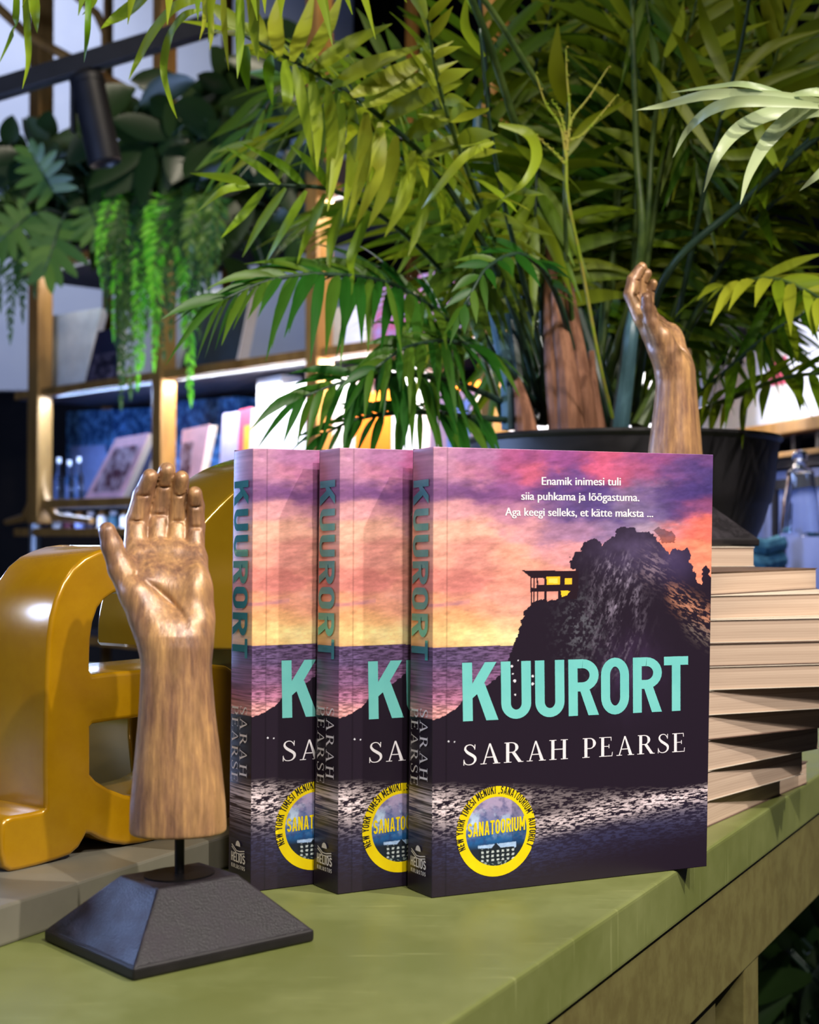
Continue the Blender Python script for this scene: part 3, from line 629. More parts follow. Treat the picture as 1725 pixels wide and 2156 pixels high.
def make_novel():
    root = thing('novel', 'novel', 'book', (0, 0, 0))
    cov = link('cover', cover_me, m_print, root)
    sm = cov.modifiers.new('thickness', 'SOLIDIFY'); sm.thickness = 0.0004; sm.offset = -1.0
    pb = MB(); xa, xb = SX_B + 0.0016, BW - 0.0012; ta, tb_ = T_B - 0.0008, T_T - 0.0008
    pb.hexa([(xa + .001, .0006, .0008), (xb, .0006, .0008), (xb, ta, .0008), (xa, ta, .0008)],
            [(xFLT + .0015, .0006, BH - .0009), (xFRT - .0015, .0006, zFRT - .0009), (xb, tb_, BH - .0009), (SX_T + .0016, tb_, zSLT - .0009)])
    pb.build('page_block', m_papert, root)
    def fpt(px, py, off): u, v = hmap(H_PX2UV, px, py); return front_pt(u, v, off)
    # title: fitted to its four corners on the cover
    F, w = sans_word('KUURORT', 1.0, 0.07)
    ht = homography([(0, 0), (w, 0), (w, 1), (0, 1)], [(975, 1526), (1449, 1502), (1449, 1388), (973, 1403)])
    tag(link('title_lettering', F.mesh('title_lettering', lambda x, y: fpt(*hmap(ht, x, y), .00012)), m_teal, root), 'large teal title lettering')
    F, w = serif_word('SARAH PEARSE', 1.0, 0.14)
    ht = homography([(0, 0), (w, 0), (w, 1), (0, 1)], [(975, 1618), (1443, 1588), (1443, 1549), (975, 1575)])
    tag(link('author_lettering', F.mesh('author_lettering', lambda x, y: fpt(*hmap(ht, x, y), .00012)), m_white, root), 'white serif author lettering')
    F = Flat()
    for t, q in zip(QUOTE, ([(1141, 1024), (1307, 1025)], [(1098, 1056), (1346, 1059)], [(1064, 1090), (1375, 1093)])):
        (xa_, ya_), (xb_, yb_) = q; V, Fs = FONT_CACHE[t]; x0 = min(v[0] for v in V); x1 = max(v[0] for v in V); n = len(F.v)
        k = (xb_ - xa_) / (x1 - x0)
        for bx in (-.5, .5):
            n = len(F.v)
            F.v += [(xa_ + (v[0] - x0) * k + bx, ya_ + (yb_ - ya_) * (v[0] - x0) / (x1 - x0) - v[1] * 25.0) for v in V]; F.f += [[i + n for i in f] for f in Fs]
    tag(link('quote_lettering', F.mesh('quote_lettering', lambda x, y: fpt(x, y, .00012)), m_white, root), 'three lines of small white lettering')
    # round sticker: circle on the cover
    c_u, c_v = hmap(H_PX2UV, 1045.5, 1754); cx_, _, cz_ = front_pt(c_u, c_v); l_u, l_v = hmap(H_PX2UV, 961, 1762); Rr = abs(front_pt(l_u, l_v)[0] - cx_)
    Rv = (front_pt(*hmap(H_PX2UV, 1048, 1660))[2] - front_pt(*hmap(H_PX2UV, 1046, 1847))[2]) / 2
    Rr = (Rr + Rv) / 2
    ri = Rr * .775; dz = 0.0
    st = tag(link('sticker', Flat().strip(arcp(0, 0, (Rr + ri * .985) / 2, (Rr + ri * .985) / 2, 0, 354, 59), Rr - ri * .985, True).mesh('sticker', lambda x, y: (cx_ + x, -.00016, cz_ + y)), m_stick, root), 'round yellow sticker ring')
    # picture inside the ring: rows of points with its own print colours
    def disc(u, v): r = ri * np.sqrt(np.clip(u, 0, 1)); a = v * 2 * np.pi; return np.stack([cx_ + r * np.cos(a), -.00012 + 0 * r, cz_ + dz + r * np.sin(a)], 1)
    def dcol(u, v):
        r = np.sqrt(u); a = v * 2 * np.pi; X = r * np.cos(a); Y = r * np.sin(a)
        n = fbm(X * 3 + 3, Y * 4 + 9, 5, 3); n2 = fbm(X * 8 + 3, Y * 10 + 9, 4, 9)
        C = np.zeros(X.shape + (3,)); col = lambda c: np.array(lin(c))
        t = np.clip((Y + .2 + (n - .5) * 1.1) / 1.0, 0, 1)[..., None]
        C = col((36, 92, 150)) * (1 - t) + col((168, 152, 186)) * t
        br = np.clip((fbm(X * 3.5 + 1, Y * 3 + 2, 4, 15) - .52) * 6, 0, 1) * np.clip(1 - np.abs(Y - .28) * 1.8, 0, 1) * np.clip(.9 - X, .3, 1); C += (col((190, 214, 240)) - C) * br[..., None]
        dk = np.clip((n2 - .5) * 4, 0, 1) * .6; C = C * (1 - dk[..., None]) + col((42, 62, 116)) * dk[..., None]
        C *= np.clip(1.1 - .35 * (X > .5), .4, 1.2)[..., None]
        lowm = np.clip((-.28 - Y) / .2, 0, 1)[..., None]; C = C * (1 - lowm) + col((34, 42, 56)) * lowm
        roof = (Y < -.36 + .02 * X) & (Y > -.48 - .06 * X) & (np.abs(X - .02) < .62); C = np.where(roof[..., None], col((176, 206, 246)) * (.7 + .5 * n2)[..., None], C)
        bld = (Y < -.48) & (Y > -.84) & (np.abs(X) < .58); win = (np.sin(X * 38) > .1) & (np.sin(Y * 52) > -.1); C = np.where(bld[..., None], np.where(win[..., None], col((196, 206, 206)), col((30, 38, 46))), C)
        gable = (np.abs(X + .02) + (Y + .46) * 1.0 < .13) & (Y > -.5); C = np.where(gable[..., None], col((34, 40, 50)), C)
        C = np.where((Y < -.86)[..., None], np.where((fbm(X * 14, Y * 14, 3, 4) > .58)[..., None], col((150, 165, 160)), col((34, 46, 54))), C)
        return np.clip(C, 0, 1)
    P, q, C = grid_mesh('d', disc, 70, 180, dcol)
    tag(link('sticker_picture', colored_mesh('sticker_picture', [(P, q, C)]), m_print, st), 'round blue picture of a snowy hotel under clouds')
    F = Flat(); rb = Rr * .852
    a0, a1 = 203, -27
    hgt = .0037; gl = [sans(c, t=.15) for c in RING]; tot = sum(w + .13 for _, w in gl); pos = 0
    for (g, w) in gl:
        a = math.radians(a0 + (a1 - a0) * (pos + w / 2) / tot); pos += w + .13; ca, sa = math.cos(a - math.pi / 2), math.sin(a - math.pi / 2); kx = math.radians(a0 - a1) * rb / tot
        n = len(F.v); F.v += [(rb * math.cos(a) + (x - w / 2) * kx * ca - (y - .1) * hgt * sa, rb * math.sin(a) + (x - w / 2) * kx * sa + (y - .1) * hgt * ca) for x, y in g.v]; F.f += [[i + n for i in f] for f in g.f]
    link('sticker_ring_lettering', F.mesh('sticker_ring_lettering', lambda x, y: (cx_ + x, -.00026, cz_ + y)), m_black, st)
    F, w = sans_word('SANATOORIUM', 1.0, .10)
    kx = ri * 2 * .93 / w
    link('sticker_title_lettering', F.mesh('sticker_title_lettering', lambda x, y: (cx_ + (x - w / 2) * kx, -.00026, cz_ - .0012 + y * .0068 + (x - w / 2) * .0002)), m_stick, st)
    # spine lettering, reading downwards
    def spx(x, y, off=.0005):            # x along the spine from the top, y from the back edge(0) to the front (1)
        return spine_pt(1 - y, 1 - x, off)
    F, w = sans_word('KUURORT', 1.0, 0.10, 1.0)
    tag(link('spine_title_lettering', F.mesh('spine_title_lettering', lambda x, y: spx(.071 + x / w * .405, .10 + y * .74), (-1, 0, 0)), m_foil, root), 'teal foil title lettering on the spine')
    for word, y0, x0, x1 in (('SARAH', .53, .585, .746), ('PEARSE', .13, .585, .762)):
        F, w = serif_word(word, 1.0, 0.16)
        link('spine_author_lettering', F.mesh('spine_author_lettering', lambda x, y: spx(x0 + x / w * (x1 - x0), y0 + y * .32), (-1, 0, 0)), m_white, root)
    F = Flat(); G, w = sans_word('HELIOS', 1.0, .10); F.put(G, .02, .40, .96 / w, .50); G, w = sans_word('KIRJASTUS', 1.0, .28); F.put(G, .04, .06, .92 / w, .22)
    F.poly(arcp(.5, 1.28, .16, .30, 0, 180, 12))
    for dy in (0, .13, .26):
        F.strip([(.06, 1.30 - dy), (.40, .98 - dy + .04), (.62, .98 - dy + .04), (.94, 1.12 - dy)], .055) if dy < .2 else None
    link('publisher_mark', F.mesh('publisher_mark', lambda x, y: spine_pt(1 - (.17 + x * .66), .040 + y * .042, .0006), (-1, 0, 0)), m_white, root)
    return root
novel = make_novel()
def set_novel(o, fl, fr, label, H_px=None, lean=0.0):
    d = fr - fl; o.location = (fl.x, fl.y, 0.0003); o.rotation_euler = (0, lean, math.atan2(d.y, d.x)); tag(o, label, 'book', 'upright paperback novels')
set_novel(novel, B3['fl'], B3['fr'], 'frontmost upright paperback novel, its whole sunset cover showing')
n2_ = copy_tree(novel); set_novel(n2_, B2['fl'], B2['fr'], 'middle upright paperback novel, half hidden by the frontmost copy')
n1_ = copy_tree(novel); set_novel(n1_, B1['fl'], B1['fr'], 'rearmost upright paperback novel, bluish spine beside the wooden hand')

# ------------------------------------------------------------------ carved wooden hands
def surface_nets(Dm, org, h):
    nx, ny, nz = Dm.shape; S = Dm < 0
    c = [S[i:nx - 1 + i, j:ny - 1 + j, k:nz - 1 + k] for i in (0, 1) for j in (0, 1) for k in (0, 1)]
    tot = sum(x.astype(np.int8) for x in c); act = (tot > 0) & (tot < 8); ids = -np.ones(act.shape, int); cells = np.argwhere(act); ids[act] = np.arange(len(cells))
    pos = np.zeros((len(cells), 3)); cnt = np.zeros(len(cells)); ci = cells.T
    corner = [(i, j, k) for i in (0, 1) for j in (0, 1) for k in (0, 1)]
    val = {q: Dm[ci[0] + q[0], ci[1] + q[1], ci[2] + q[2]] for q in corner}
    for a in corner:
        for ax in range(3):
            if a[ax] == 0:
                b = tuple(1 if t == ax else a[t] for t in range(3)); va, vb = val[a], val[b]; m = (va < 0) != (vb < 0)
                t = np.where(m, va / np.where(m, va - vb, 1), 0); p = np.array(a, float)[None] + 0 * pos; p[:, ax] += t
                pos[m] += p[m]; cnt[m] += 1
    pos = (pos / cnt[:, None] + cells) * h + np.array(org); F = []
    for ax in range(3):
        sl0 = [slice(1, -1)] * 3; sl0[ax] = slice(0, Dm.shape[ax] - 1)
        A = S[tuple(sl0)]; sl1 = list(sl0); sl1[ax] = slice(1, Dm.shape[ax]); B = S[tuple(sl1)]
        e = np.argwhere(A != B); flip = A[A != B]
        g = e.copy(); o1, o2 = [t for t in range(3) if t != ax]; g[:, o1] += 1; g[:, o2] += 1
        def cid(d1, d2): q = g.copy(); q[:, o1] -= d1; q[:, o2] -= d2; return ids[q[:, 0], q[:, 1], q[:, 2]]
        q = np.stack([cid(1, 1), cid(0, 1), cid(0, 0), cid(1, 0)], 1)
        if ax == 1: flip = ~flip
        q[~flip] = q[~flip][:, ::-1]; F.append(q)
    return pos, np.concatenate(F)
def hand_mesh(name):
    h = 0.8; lo = np.array([-42., -30., -2.4]); hi = np.array([27., 42., 164.])
    ax = [np.arange(lo[i], hi[i], h) for i in range(3)]; X, Y, Z = np.meshgrid(*ax, indexing='ij'); X = X.astype(np.float32); Y = Y.astype(np.float32); Z = Z.astype(np.float32)
    def cone(a, b, ra, rb, sq=1.0):
        a = np.array(a, float); b = np.array(b, float); d = b - a; L2 = d @ d
        t = np.clip(((X - a[0]) * d[0] + (Y - a[1]) * d[1] + (Z - a[2]) * d[2]) / L2, 0, 1)
        return np.sqrt((X - a[0] - t * d[0]) ** 2 + ((Y - a[1] - t * d[1]) / sq) ** 2 + (Z - a[2] - t * d[2]) ** 2) - (ra + (rb - ra) * t)
    def ell(c, r, rot=0.0):
        c_, s_ = math.cos(rot), math.sin(rot); x, y, z = X - c[0], Y - c[1], Z - c[2]; x, z = x * c_ + z * s_, -x * s_ + z * c_
        k = np.sqrt((x / r[0]) ** 2 + (y / r[1]) ** 2 + (z / r[2]) ** 2); return (k - 1) * min(r)
    def smin(a, b, k): q = np.clip(.5 + .5 * (b - a) / k, 0, 1); return b + (a - b) * q - k * q * (1 - q)
    def smax(a, b, k): return -smin(-a, -b, k)
    # forearm: oval section whose centre, width and depth follow z
    zk = [0, 12, 31, 51, 72, 79, 90, 100]; li = lambda v: np.interp(Z, zk, v)
    cx = li([-.6, -.7, -.8, -1.2, -1.6, -2.0, -3.8, -6]); hx = li([20.6, 20.2, 18.4, 16.2, 14.8, 14.9, 16.6, 18]); cy = li([2, 1.5, 1, .4, 0, 0, 2, 5]); hy = li([19, 18.6, 17, 15, 13, 12.4, 11.2, 10])
    arm = (((np.abs(X - cx) / hx) ** 2.5 + (np.abs(Y - cy) / hy) ** 2.5) ** (1 / 2.5) - 1) * np.minimum(hx, hy) * .9
    arm = smax(arm, Z - 94, 6); arm = smax(arm, -Z, 1.6)
    # palm: slab leaning back, four metacarpals
    palm = cone((-4, 2.5, 80), (-17.5, 13.5, 117), 9.5, 6.6); palm = smin(palm, cone((-3, 2.5, 80), (-9.5, 15.5, 118), 9.5, 6.6), 4)
    palm = smin(palm, cone((-1, 2.5, 80), (-2, 15, 118), 9.5, 6.5), 4); palm = smin(palm, cone((2, 2.5, 82), (6.2, 13.5, 116), 9, 6.0), 4)
    palm = smin(palm, ell((7.0, 3.0, 98), (6.0, 8.0, 17), -.05), 5); palm = smin(palm, cone((-10, 6.6, 106), (3.5, 6.2, 102), 8.6, 8.2), 7)               # heel of the hand below the little finger
    thenar = cone((-8.0, -.4, 84), (-18.0, .6, 102), 9.8, 7.6)
    thumb = cone((-18.5, 1.5, 101), (-25.2, 3.5, 112), 7.0, 5.4); thumb = smin(thumb, cone((-25.2, 3.5, 112), (-29, 3.4, 122), 5.3, 4.6), 1.5); thumb = smin(thumb, cone((-29, 3.4, 122), (-31.1, 2.2, 128.6), 4.6, 3.7), 1.5)
    web = cone((-17, 8, 106), (-22, 6, 112), 4.2, 3.2)
    body = smin(arm, palm, 7); body = smin(body, smin(smin(thenar, thumb, 2.5), web, 4), 3.2)
    FG = [([(-19.6, 14, 115), (-19.0, 20.0, 133.4), (-16.2, 17.6, 144.6), (-13.2, 12.6, 152.6)], (5.4, 4.9, 4.4, 3.5)),
          ([(-10.8, 16, 115), (-9.3, 22.5, 136.2), (-7.0, 19.5, 148.4), (-6.0, 13.6, 155.6)], (5.2, 4.9, 4.4, 3.5)),
          ([(-2.3, 15.5, 115), (-1.2, 21.5, 133.4), (-.4, 18.8, 144.8), (.5, 13.4, 152)], (5.0, 4.6, 4.2, 3.4)),
          ([(6.2, 14, 114), (6.8, 18.8, 130.6), (6.8, 16.6, 139.6), (6.4, 12.4, 145.2)], (4.4, 4.1, 3.8, 3.2))]
    fingers = None
    for P, r in FG:
        f = None
        for i in range(3):
            c = cone(P[i], P[i + 1], r[i], r[i + 1]); f = c if f is None else smin(f, c, 1.2)
        for i, dd in ((1, .75), (2, .6)):                                          # crease across each joint on the inner side
            p = np.array(P[i]); y = p[1] - r[i] - .1
            f = smax(f, -cone((p[0] - 6, y + .3, p[2] - .6), (p[0] + 6, y + .3, p[2] - .6), dd, dd), .5)
        p = np.array(P[0]); z = 120.3 if P[0][0] < 5 else 118.6; t = (z - p[2]) / (P[1][2] - p[2]); y = p[1] + (P[1][1] - p[1]) * t - r[0]
        f = smax(f, -cone((p[0] - 5, y + .3, z), (p[0] + 5, y + .3, z), .7, .7), .6)
        tip = np.array(P[3]); f = smax(f, -ell((tip[0], tip[1] + r[3] + 1.1, tip[2] + 1.4), (2.5, 1.5, 3.2)), .5)   # nail bed on the back
        fingers = f if fingers is None else smin(fingers, f, .35)
    body = smin(body, fingers, 2.2)
    pl_ = [(-19.0, 109.8), (-15, 107), (-11, 104.5), (-5, 99.5), (0, 94), (3, 88.5)]; d2 = np.full(X.shape, 1e3, np.float32)   # the line round the ball of the thumb
    for (xa, za), (xb, zb) in zip(pl_, pl_[1:]):
        t = np.clip(((X - xa) * (xb - xa) + (Z - za) * (zb - za)) / ((xb - xa) ** 2 + (zb - za) ** 2), 0, 1); d2 = np.minimum(d2, np.sqrt((X - xa - t * (xb - xa)) ** 2 + (Z - za - t * (zb - za)) ** 2))
    body = body + (1.15 * np.exp(-(d2 / 1.15) ** 2) * np.clip((9 - Y) / 3, 0, 1) * np.clip((Z - 85) / 10, 0, 1)).astype(np.float32)
    cut = cone((4, -12, 22), (10, -12, 26), .4, .4); body = np.maximum(body, -Z)
    P, F = surface_nets(body, lo, h)
    P[:, 1] += .15 * np.maximum(0, P[:, 2] - 84)                                     # the carved hand bends back at the wrist
    me = bpy.data.meshes.new(name); me.from_pydata((P * .001).tolist(), [], F.tolist()); me.update(); me.validate(); smooth_mesh(me, 60)
    return me
m_wood = bpy.data.materials.new('gilded_carved_wood'); m_wood.use_nodes = True
def build_wood(m):
    nt = m.node_tree; N = nt.nodes; K = nt.links; b = N['Principled BSDF']; tc = N.new('ShaderNodeTexCoord')
    def noise(sc, st, det=6, ro=.65):
        mp = N.new('ShaderNodeMapping'); mp.inputs['Scale'].default_value = st; nz = N.new('ShaderNodeTexNoise'); nz.inputs['Scale'].default_value = sc; nz.inputs['Detail'].default_value = det; nz.inputs['Roughness'].default_value = ro
        K.new(tc.outputs['Object'], mp.inputs[0]); K.new(mp.outputs[0], nz.inputs[0]); return nz
    a = noise(430, (1, 1, .075)); g = noise(75, (1, 1, .30)); f = noise(700, (1, 1, .3), 3)
    r1 = N.new('ShaderNodeValToRGB'); r1.color_ramp.elements[0].position = .34; r1.color_ramp.elements[1].position = .66
    r1.color_ramp.elements[0].color = rgba((108, 76, 58)); r1.color_ramp.elements[1].color = rgba((216, 164, 108)); K.new(a.outputs['Fac'], r1.inputs[0])
    e_ = r1.color_ramp.elements.new(.52); e_.color = rgba((164, 120, 88))
    r2 = N.new('ShaderNodeValToRGB'); r2.color_ramp.elements[0].position = .40; r2.color_ramp.elements[1].position = .66
    r2.color_ramp.elements[0].color = rgba((122, 90, 72)); r2.color_ramp.elements[1].color = rgba((220, 172, 108)); K.new(g.outputs['Fac'], r2.inputs[0])
    mx = N.new('ShaderNodeMixRGB'); mx.inputs[0].default_value = .45; K.new(r1.outputs[0], mx.inputs[1]); K.new(r2.outputs[0], mx.inputs[2]); K.new(mx.outputs[0], b.inputs['Base Color'])
    mr = N.new('ShaderNodeMapRange'); mr.inputs['From Min'].default_value = .3; mr.inputs['From Max'].default_value = .7; mr.inputs['To Min'].default_value = .27; mr.inputs['To Max'].default_value = .46
    K.new(f.outputs['Fac'], mr.inputs[0]); K.new(mr.outputs[0], b.inputs['Roughness'])
    b.inputs['Metallic'].default_value = .12; b.inputs['Specular IOR Level'].default_value = .6
    bp = N.new('ShaderNodeBump'); bp.inputs['Strength'].default_value = .24; bp.inputs['Distance'].default_value = .0008; K.new(a.outputs['Fac'], bp.inputs['Height'])
    b2 = N.new('ShaderNodeBump'); b2.inputs['Strength'].default_value = .18; b2.inputs['Distance'].default_value = .0006; K.new(f.outputs['Fac'], b2.inputs['Height']); K.new(bp.outputs[0], b2.inputs['Normal']); K.new(b2.outputs[0], b.inputs['Normal'])
build_wood(m_wood)
m_base = mat('black_stained_wood', (26, 23, 27), 0.36, 0.05, 0.42, c2=(46, 40, 47), scale=110, lo=.42, hi=.72, bump=.3, bscale=1300, rough2=.6)
m_edge = mat('black_base_edge', (20, 17, 19), 0.5, c2=(28, 24, 26), scale=90)
m_iron = mat('black_iron', (18, 17, 18), 0.45, 0.6, c2=(26, 24, 25), scale=80)
HND = hand_mesh('hand')
bl, br_, bn = UZ(110.5, 1979), UZ(647, 1986), UZ(261.5, 2072)
bc = (bl + br_) / 2; bxv = br_ - bn; byv = bl - bn
print('base', bxv.length, byv.length, math.degrees(math.atan2(bxv.y, bxv.x)), bc)
byaw = math.atan2(bxv.y, bxv.x); BXL, BYL = bxv.length, byv.length
def make_hand(label, loc, yaw_base, yaw_hand, scale=1.0):
    t = thing('carved_hand', label, 'sculpture', loc, yaw_base, 'carved wooden hand sculptures', scale)
    x, y = BXL / 2, BYL / 2; r = [( -x, -y), (x, -y), (x, y), (-x, y)]; tx, ty = .0195, .0155
    MB().hexa([(a, b, 0) for a, b in r], [(a, b, .0052) for a, b in r]).build('base_edge', m_edge, t, bevel=.0016, seg=3)
    MB().hexa([(a * .985, b * .985, .0050) for a, b in r], [(a / x * tx, b / y * ty, .0282) for a, b in r]).build('base', m_base, t, bevel=.0009, seg=2)
    q = MB().lathe([(.0, .0283), (.0155, .0283), (.0155, .0289), (.0, .0289)], 40, sx=1.0, sy=.86, capb=False, capt=False).build('rod_plate', m_iron, t)
    MB().tube([(0, 0, .0286), (0, 0, .0505)], .0021, 12).build('rod', m_iron, t, smooth=True)
    hb = link('hand', HND, m_wood if not HND.materials else None, t, (0, 0, .0462), (0, 0, yaw_hand - yaw_base))
    return t
make_hand('front carved wooden hand on a black pyramid base, standing on the green tabletop', (bc.x, bc.y, 0.0002), byaw, math.radians(9))

# ------------------------------------------------------------------ stack of books on the right
m_cov_w = mat('cream_card_cover', (204, 190, 170), 0.6, c2=(214, 200, 182), scale=40)
m_cov_d = mat('brown_card_cover', (96, 76, 66), 0.6, c2=(110, 88, 76), scale=40)
STACK = [(1204, 1254, 48, 'cream paperback on top of the tall stack, under the small book'), (1254, 1305, 27, 'second paperback down in the tall stack at the table edge'),
         (1305, 1355, 17, 'third paperback down in the tall stack at the table edge'), (1355, 1404, 16, 'fourth paperback down in the tall stack at the table edge'),
         (1404, 1454, 16, 'fifth paperback down in the tall stack at the table edge'), (1454, 1507, 24, 'fifth paperback up from the tabletop in the tall stack'),
         (1507, 1559, 34, 'fourth paperback up from the tabletop in the tall stack'), (1559, 1620, 45, 'third paperback up from the tabletop, twisted in the stack'),
         (1624, 1684, 50, 'second paperback up from the tabletop, twisted out of the stack'), (1688, 1746, 57, 'lowest paperback of the tall stack, lying on the tabletop at its edge')]
def flat_book(name, label, p, yaw, l0, l1, deep, z0, z1, group, mc, mp=None):
    """a book lying flat: page edge towards the viewer from -l0 to l1 about p"""
    t = thing(name, label, 'book', (p.x, p.y, z0), yaw, group); h = z1 - z0; ct = .0005
    c = MB(); cx_ = (l1 - l0) / 2; w = l1 + l0
    c.box((cx_, deep / 2, ct / 2), (w, deep, ct)); c.box((cx_, deep / 2, h - ct / 2), (w, deep, ct)); c.box((cx_, deep - ct / 2, h / 2), (w, ct, h))
    c.build('cover', mc, t)
    MB().box((cx_, deep / 2, h / 2), (w - .0012, deep - .0016, h - 2 * ct - .0001)).build('page_block', mp or m_paper, t)
    return t
zprev = None
for i, (ya, yb, yaw, lab) in enumerate(STACK):
    q = U(1490, ya, .875); zt_ = q.z; zb_ = U(1490, yb, .875).z if i < 9 else 0.0
    if i < 9: zb_ = U(1490, STACK[i + 1][0], .875).z + .0001
    a = math.radians(yaw); l1 = .13
    if i in (0, 9):
        px = 1721 if i == 0 else 1699; k = (px - CX) / FPX; l1 = (k * q.y - q.x) / (math.cos(a) - k * math.sin(a))
    flat_book('paperback', lab, q, a, .03, l1, .135 if i else .17, zb_ + .0001, zt_, 'stacked paperbacks', m_cov_w if i % 3 else m_cov_d)
zs = U(1490, 1204, .875).z + .0002
SB = Vector((.165, 1.012, 0))
flat_book('small_book', 'small cream book lying on top of the stack, under the rear wooden hand', SB, math.radians(6), .075, .0745, .135, zs, zs + .0135, None, m_cov_w)
make_hand('rear carved wooden hand on a black base, standing on the book stack', (.1985, 1.09, zs + .0137), math.radians(32), math.radians(55), 1.035)

# ------------------------------------------------------------------ pot
m_pot = mat('matt_black_pot', (26, 24, 27), 0.5, 0.0, 0.5, c2=(32, 30, 33), scale=18)
m_soil = mat('dark_soil', (38, 28, 20), 0.95, c2=(62, 46, 32), scale=80, bump=.6)
PC = Vector((.2093, 1.45, 0)); PR = .153
def r_px(x): return (x - 1310) / FPX * 1.45
def z_px(y): return HC + (1128 - y) * 1.45 / FPX
pot = thing('plant_pot', 'large matt black round plant pot behind the book stack, holding the palm', 'plant pot', (PC.x, PC.y, .0003))
MB().lathe([(.085, 0), (.092, .003), (.112, .09), (r_px(1580), z_px(1150)), (r_px(1602), z_px(1100)), (r_px(1612), z_px(1066)), (r_px(1618), z_px(1058)), (r_px(1620), z_px(1046)), (r_px(1622), z_px(1040)), (r_px(1631), z_px(960)), (r_px(1634), z_px(938)),
            (PR, z_px(936)), (PR + .002, z_px(930)), (PR, z_px(924)), (PR - .005, z_px(926)), (PR - .009, z_px(940)), (PR - .014, .235)], 64, capt=False).build('pot_body', m_pot, pot, smooth=30)
MB().lathe([(0.0, .236), (.06, .240), (PR - .0135, .236)], 32, capb=False, capt=False).build('soil', m_soil, pot, smooth=True)

# ------------------------------------------------------------------ palm
def leaf_mat(name, a, b, yel, rough=.42):
    m = bpy.data.materials.new(name); m.use_nodes = True; nt = m.node_tree; N = nt.nodes; K = nt.links; bs = N['Principled BSDF']
    at = N.new('ShaderNodeAttribute'); at.attribute_name = 'tint'; uv = N.new('ShaderNodeUVMap'); uv.uv_map = 'leaf'
    mp = N.new('ShaderNodeMapping'); mp.inputs['Scale'].default_value = (14, .8, 1); nz = N.new('ShaderNodeTexNoise'); nz.inputs['Scale'].default_value = 1.6; nz.inputs['Detail'].default_value = 3
    K.new(uv.outputs[0], mp.inputs[0]); K.new(mp.outputs[0], nz.inputs[0])
    m1 = N.new('ShaderNodeMixRGB'); m1.inputs[1].default_value = rgba(a); m1.inputs[2].default_value = rgba(b); K.new(nz.outputs['Fac'], m1.inputs[0])
    m2 = N.new('ShaderNodeMixRGB'); m2.inputs[2].default_value = rgba(yel); K.new(at.outputs['Fac'], m2.inputs[0]); K.new(m1.outputs[0], m2.inputs[1])
    K.new(m2.outputs[0], bs.inputs['Base Color']); bs.inputs['Roughness'].default_value = rough; bs.inputs['Specular IOR Level'].default_value = .35
    tr = N.new('ShaderNodeBsdfTranslucent'); K.new(m2.outputs[0], tr.inputs[0]); mx = N.new('ShaderNodeMixShader'); mx.inputs[0].default_value = .32
    K.new(bs.outputs[0], mx.inputs[1]); K.new(tr.outputs[0], mx.inputs[2]); K.new(mx.outputs[0], N['Material Output'].inputs['Surface'])
    return m
m_lf = leaf_mat('palm_leaf', (30, 74, 6), (78, 122, 8), (146, 150, 26))
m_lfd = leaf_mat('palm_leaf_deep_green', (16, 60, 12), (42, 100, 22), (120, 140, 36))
m_lfb = leaf_mat('palm_leaf_bright', (56, 104, 6), (116, 150, 14), (172, 172, 48))
m_lfp = leaf_mat('palm_leaf_pale_sheen', (112, 146, 78), (176, 192, 142), (190, 196, 150), .35)  # strong light and gloss painted into the leaf colour
m_stem = mat('palm_stem_green', (52, 74, 36), 0.4, c2=(84, 104, 48), scale=30)
m_stemd = mat('palm_stem_dark', (30, 50, 40), 0.35, c2=(44, 66, 50), scale=30)
m_cane = mat('palm_cane_blue_green', (58, 88, 96), 0.35, c2=(84, 118, 128), scale=30, stretch=(1, 1, .2))
m_bark = mat('palm_fibre_brown', (104, 66, 46), 0.8, c2=(150, 104, 78), scale=120, stretch=(1, 1, .1), bump=.5)
m_flow = mat('flower_stalk', (128, 150, 34), 0.5, c2=(150, 140, 60), scale=60)
R = random.Random(11)
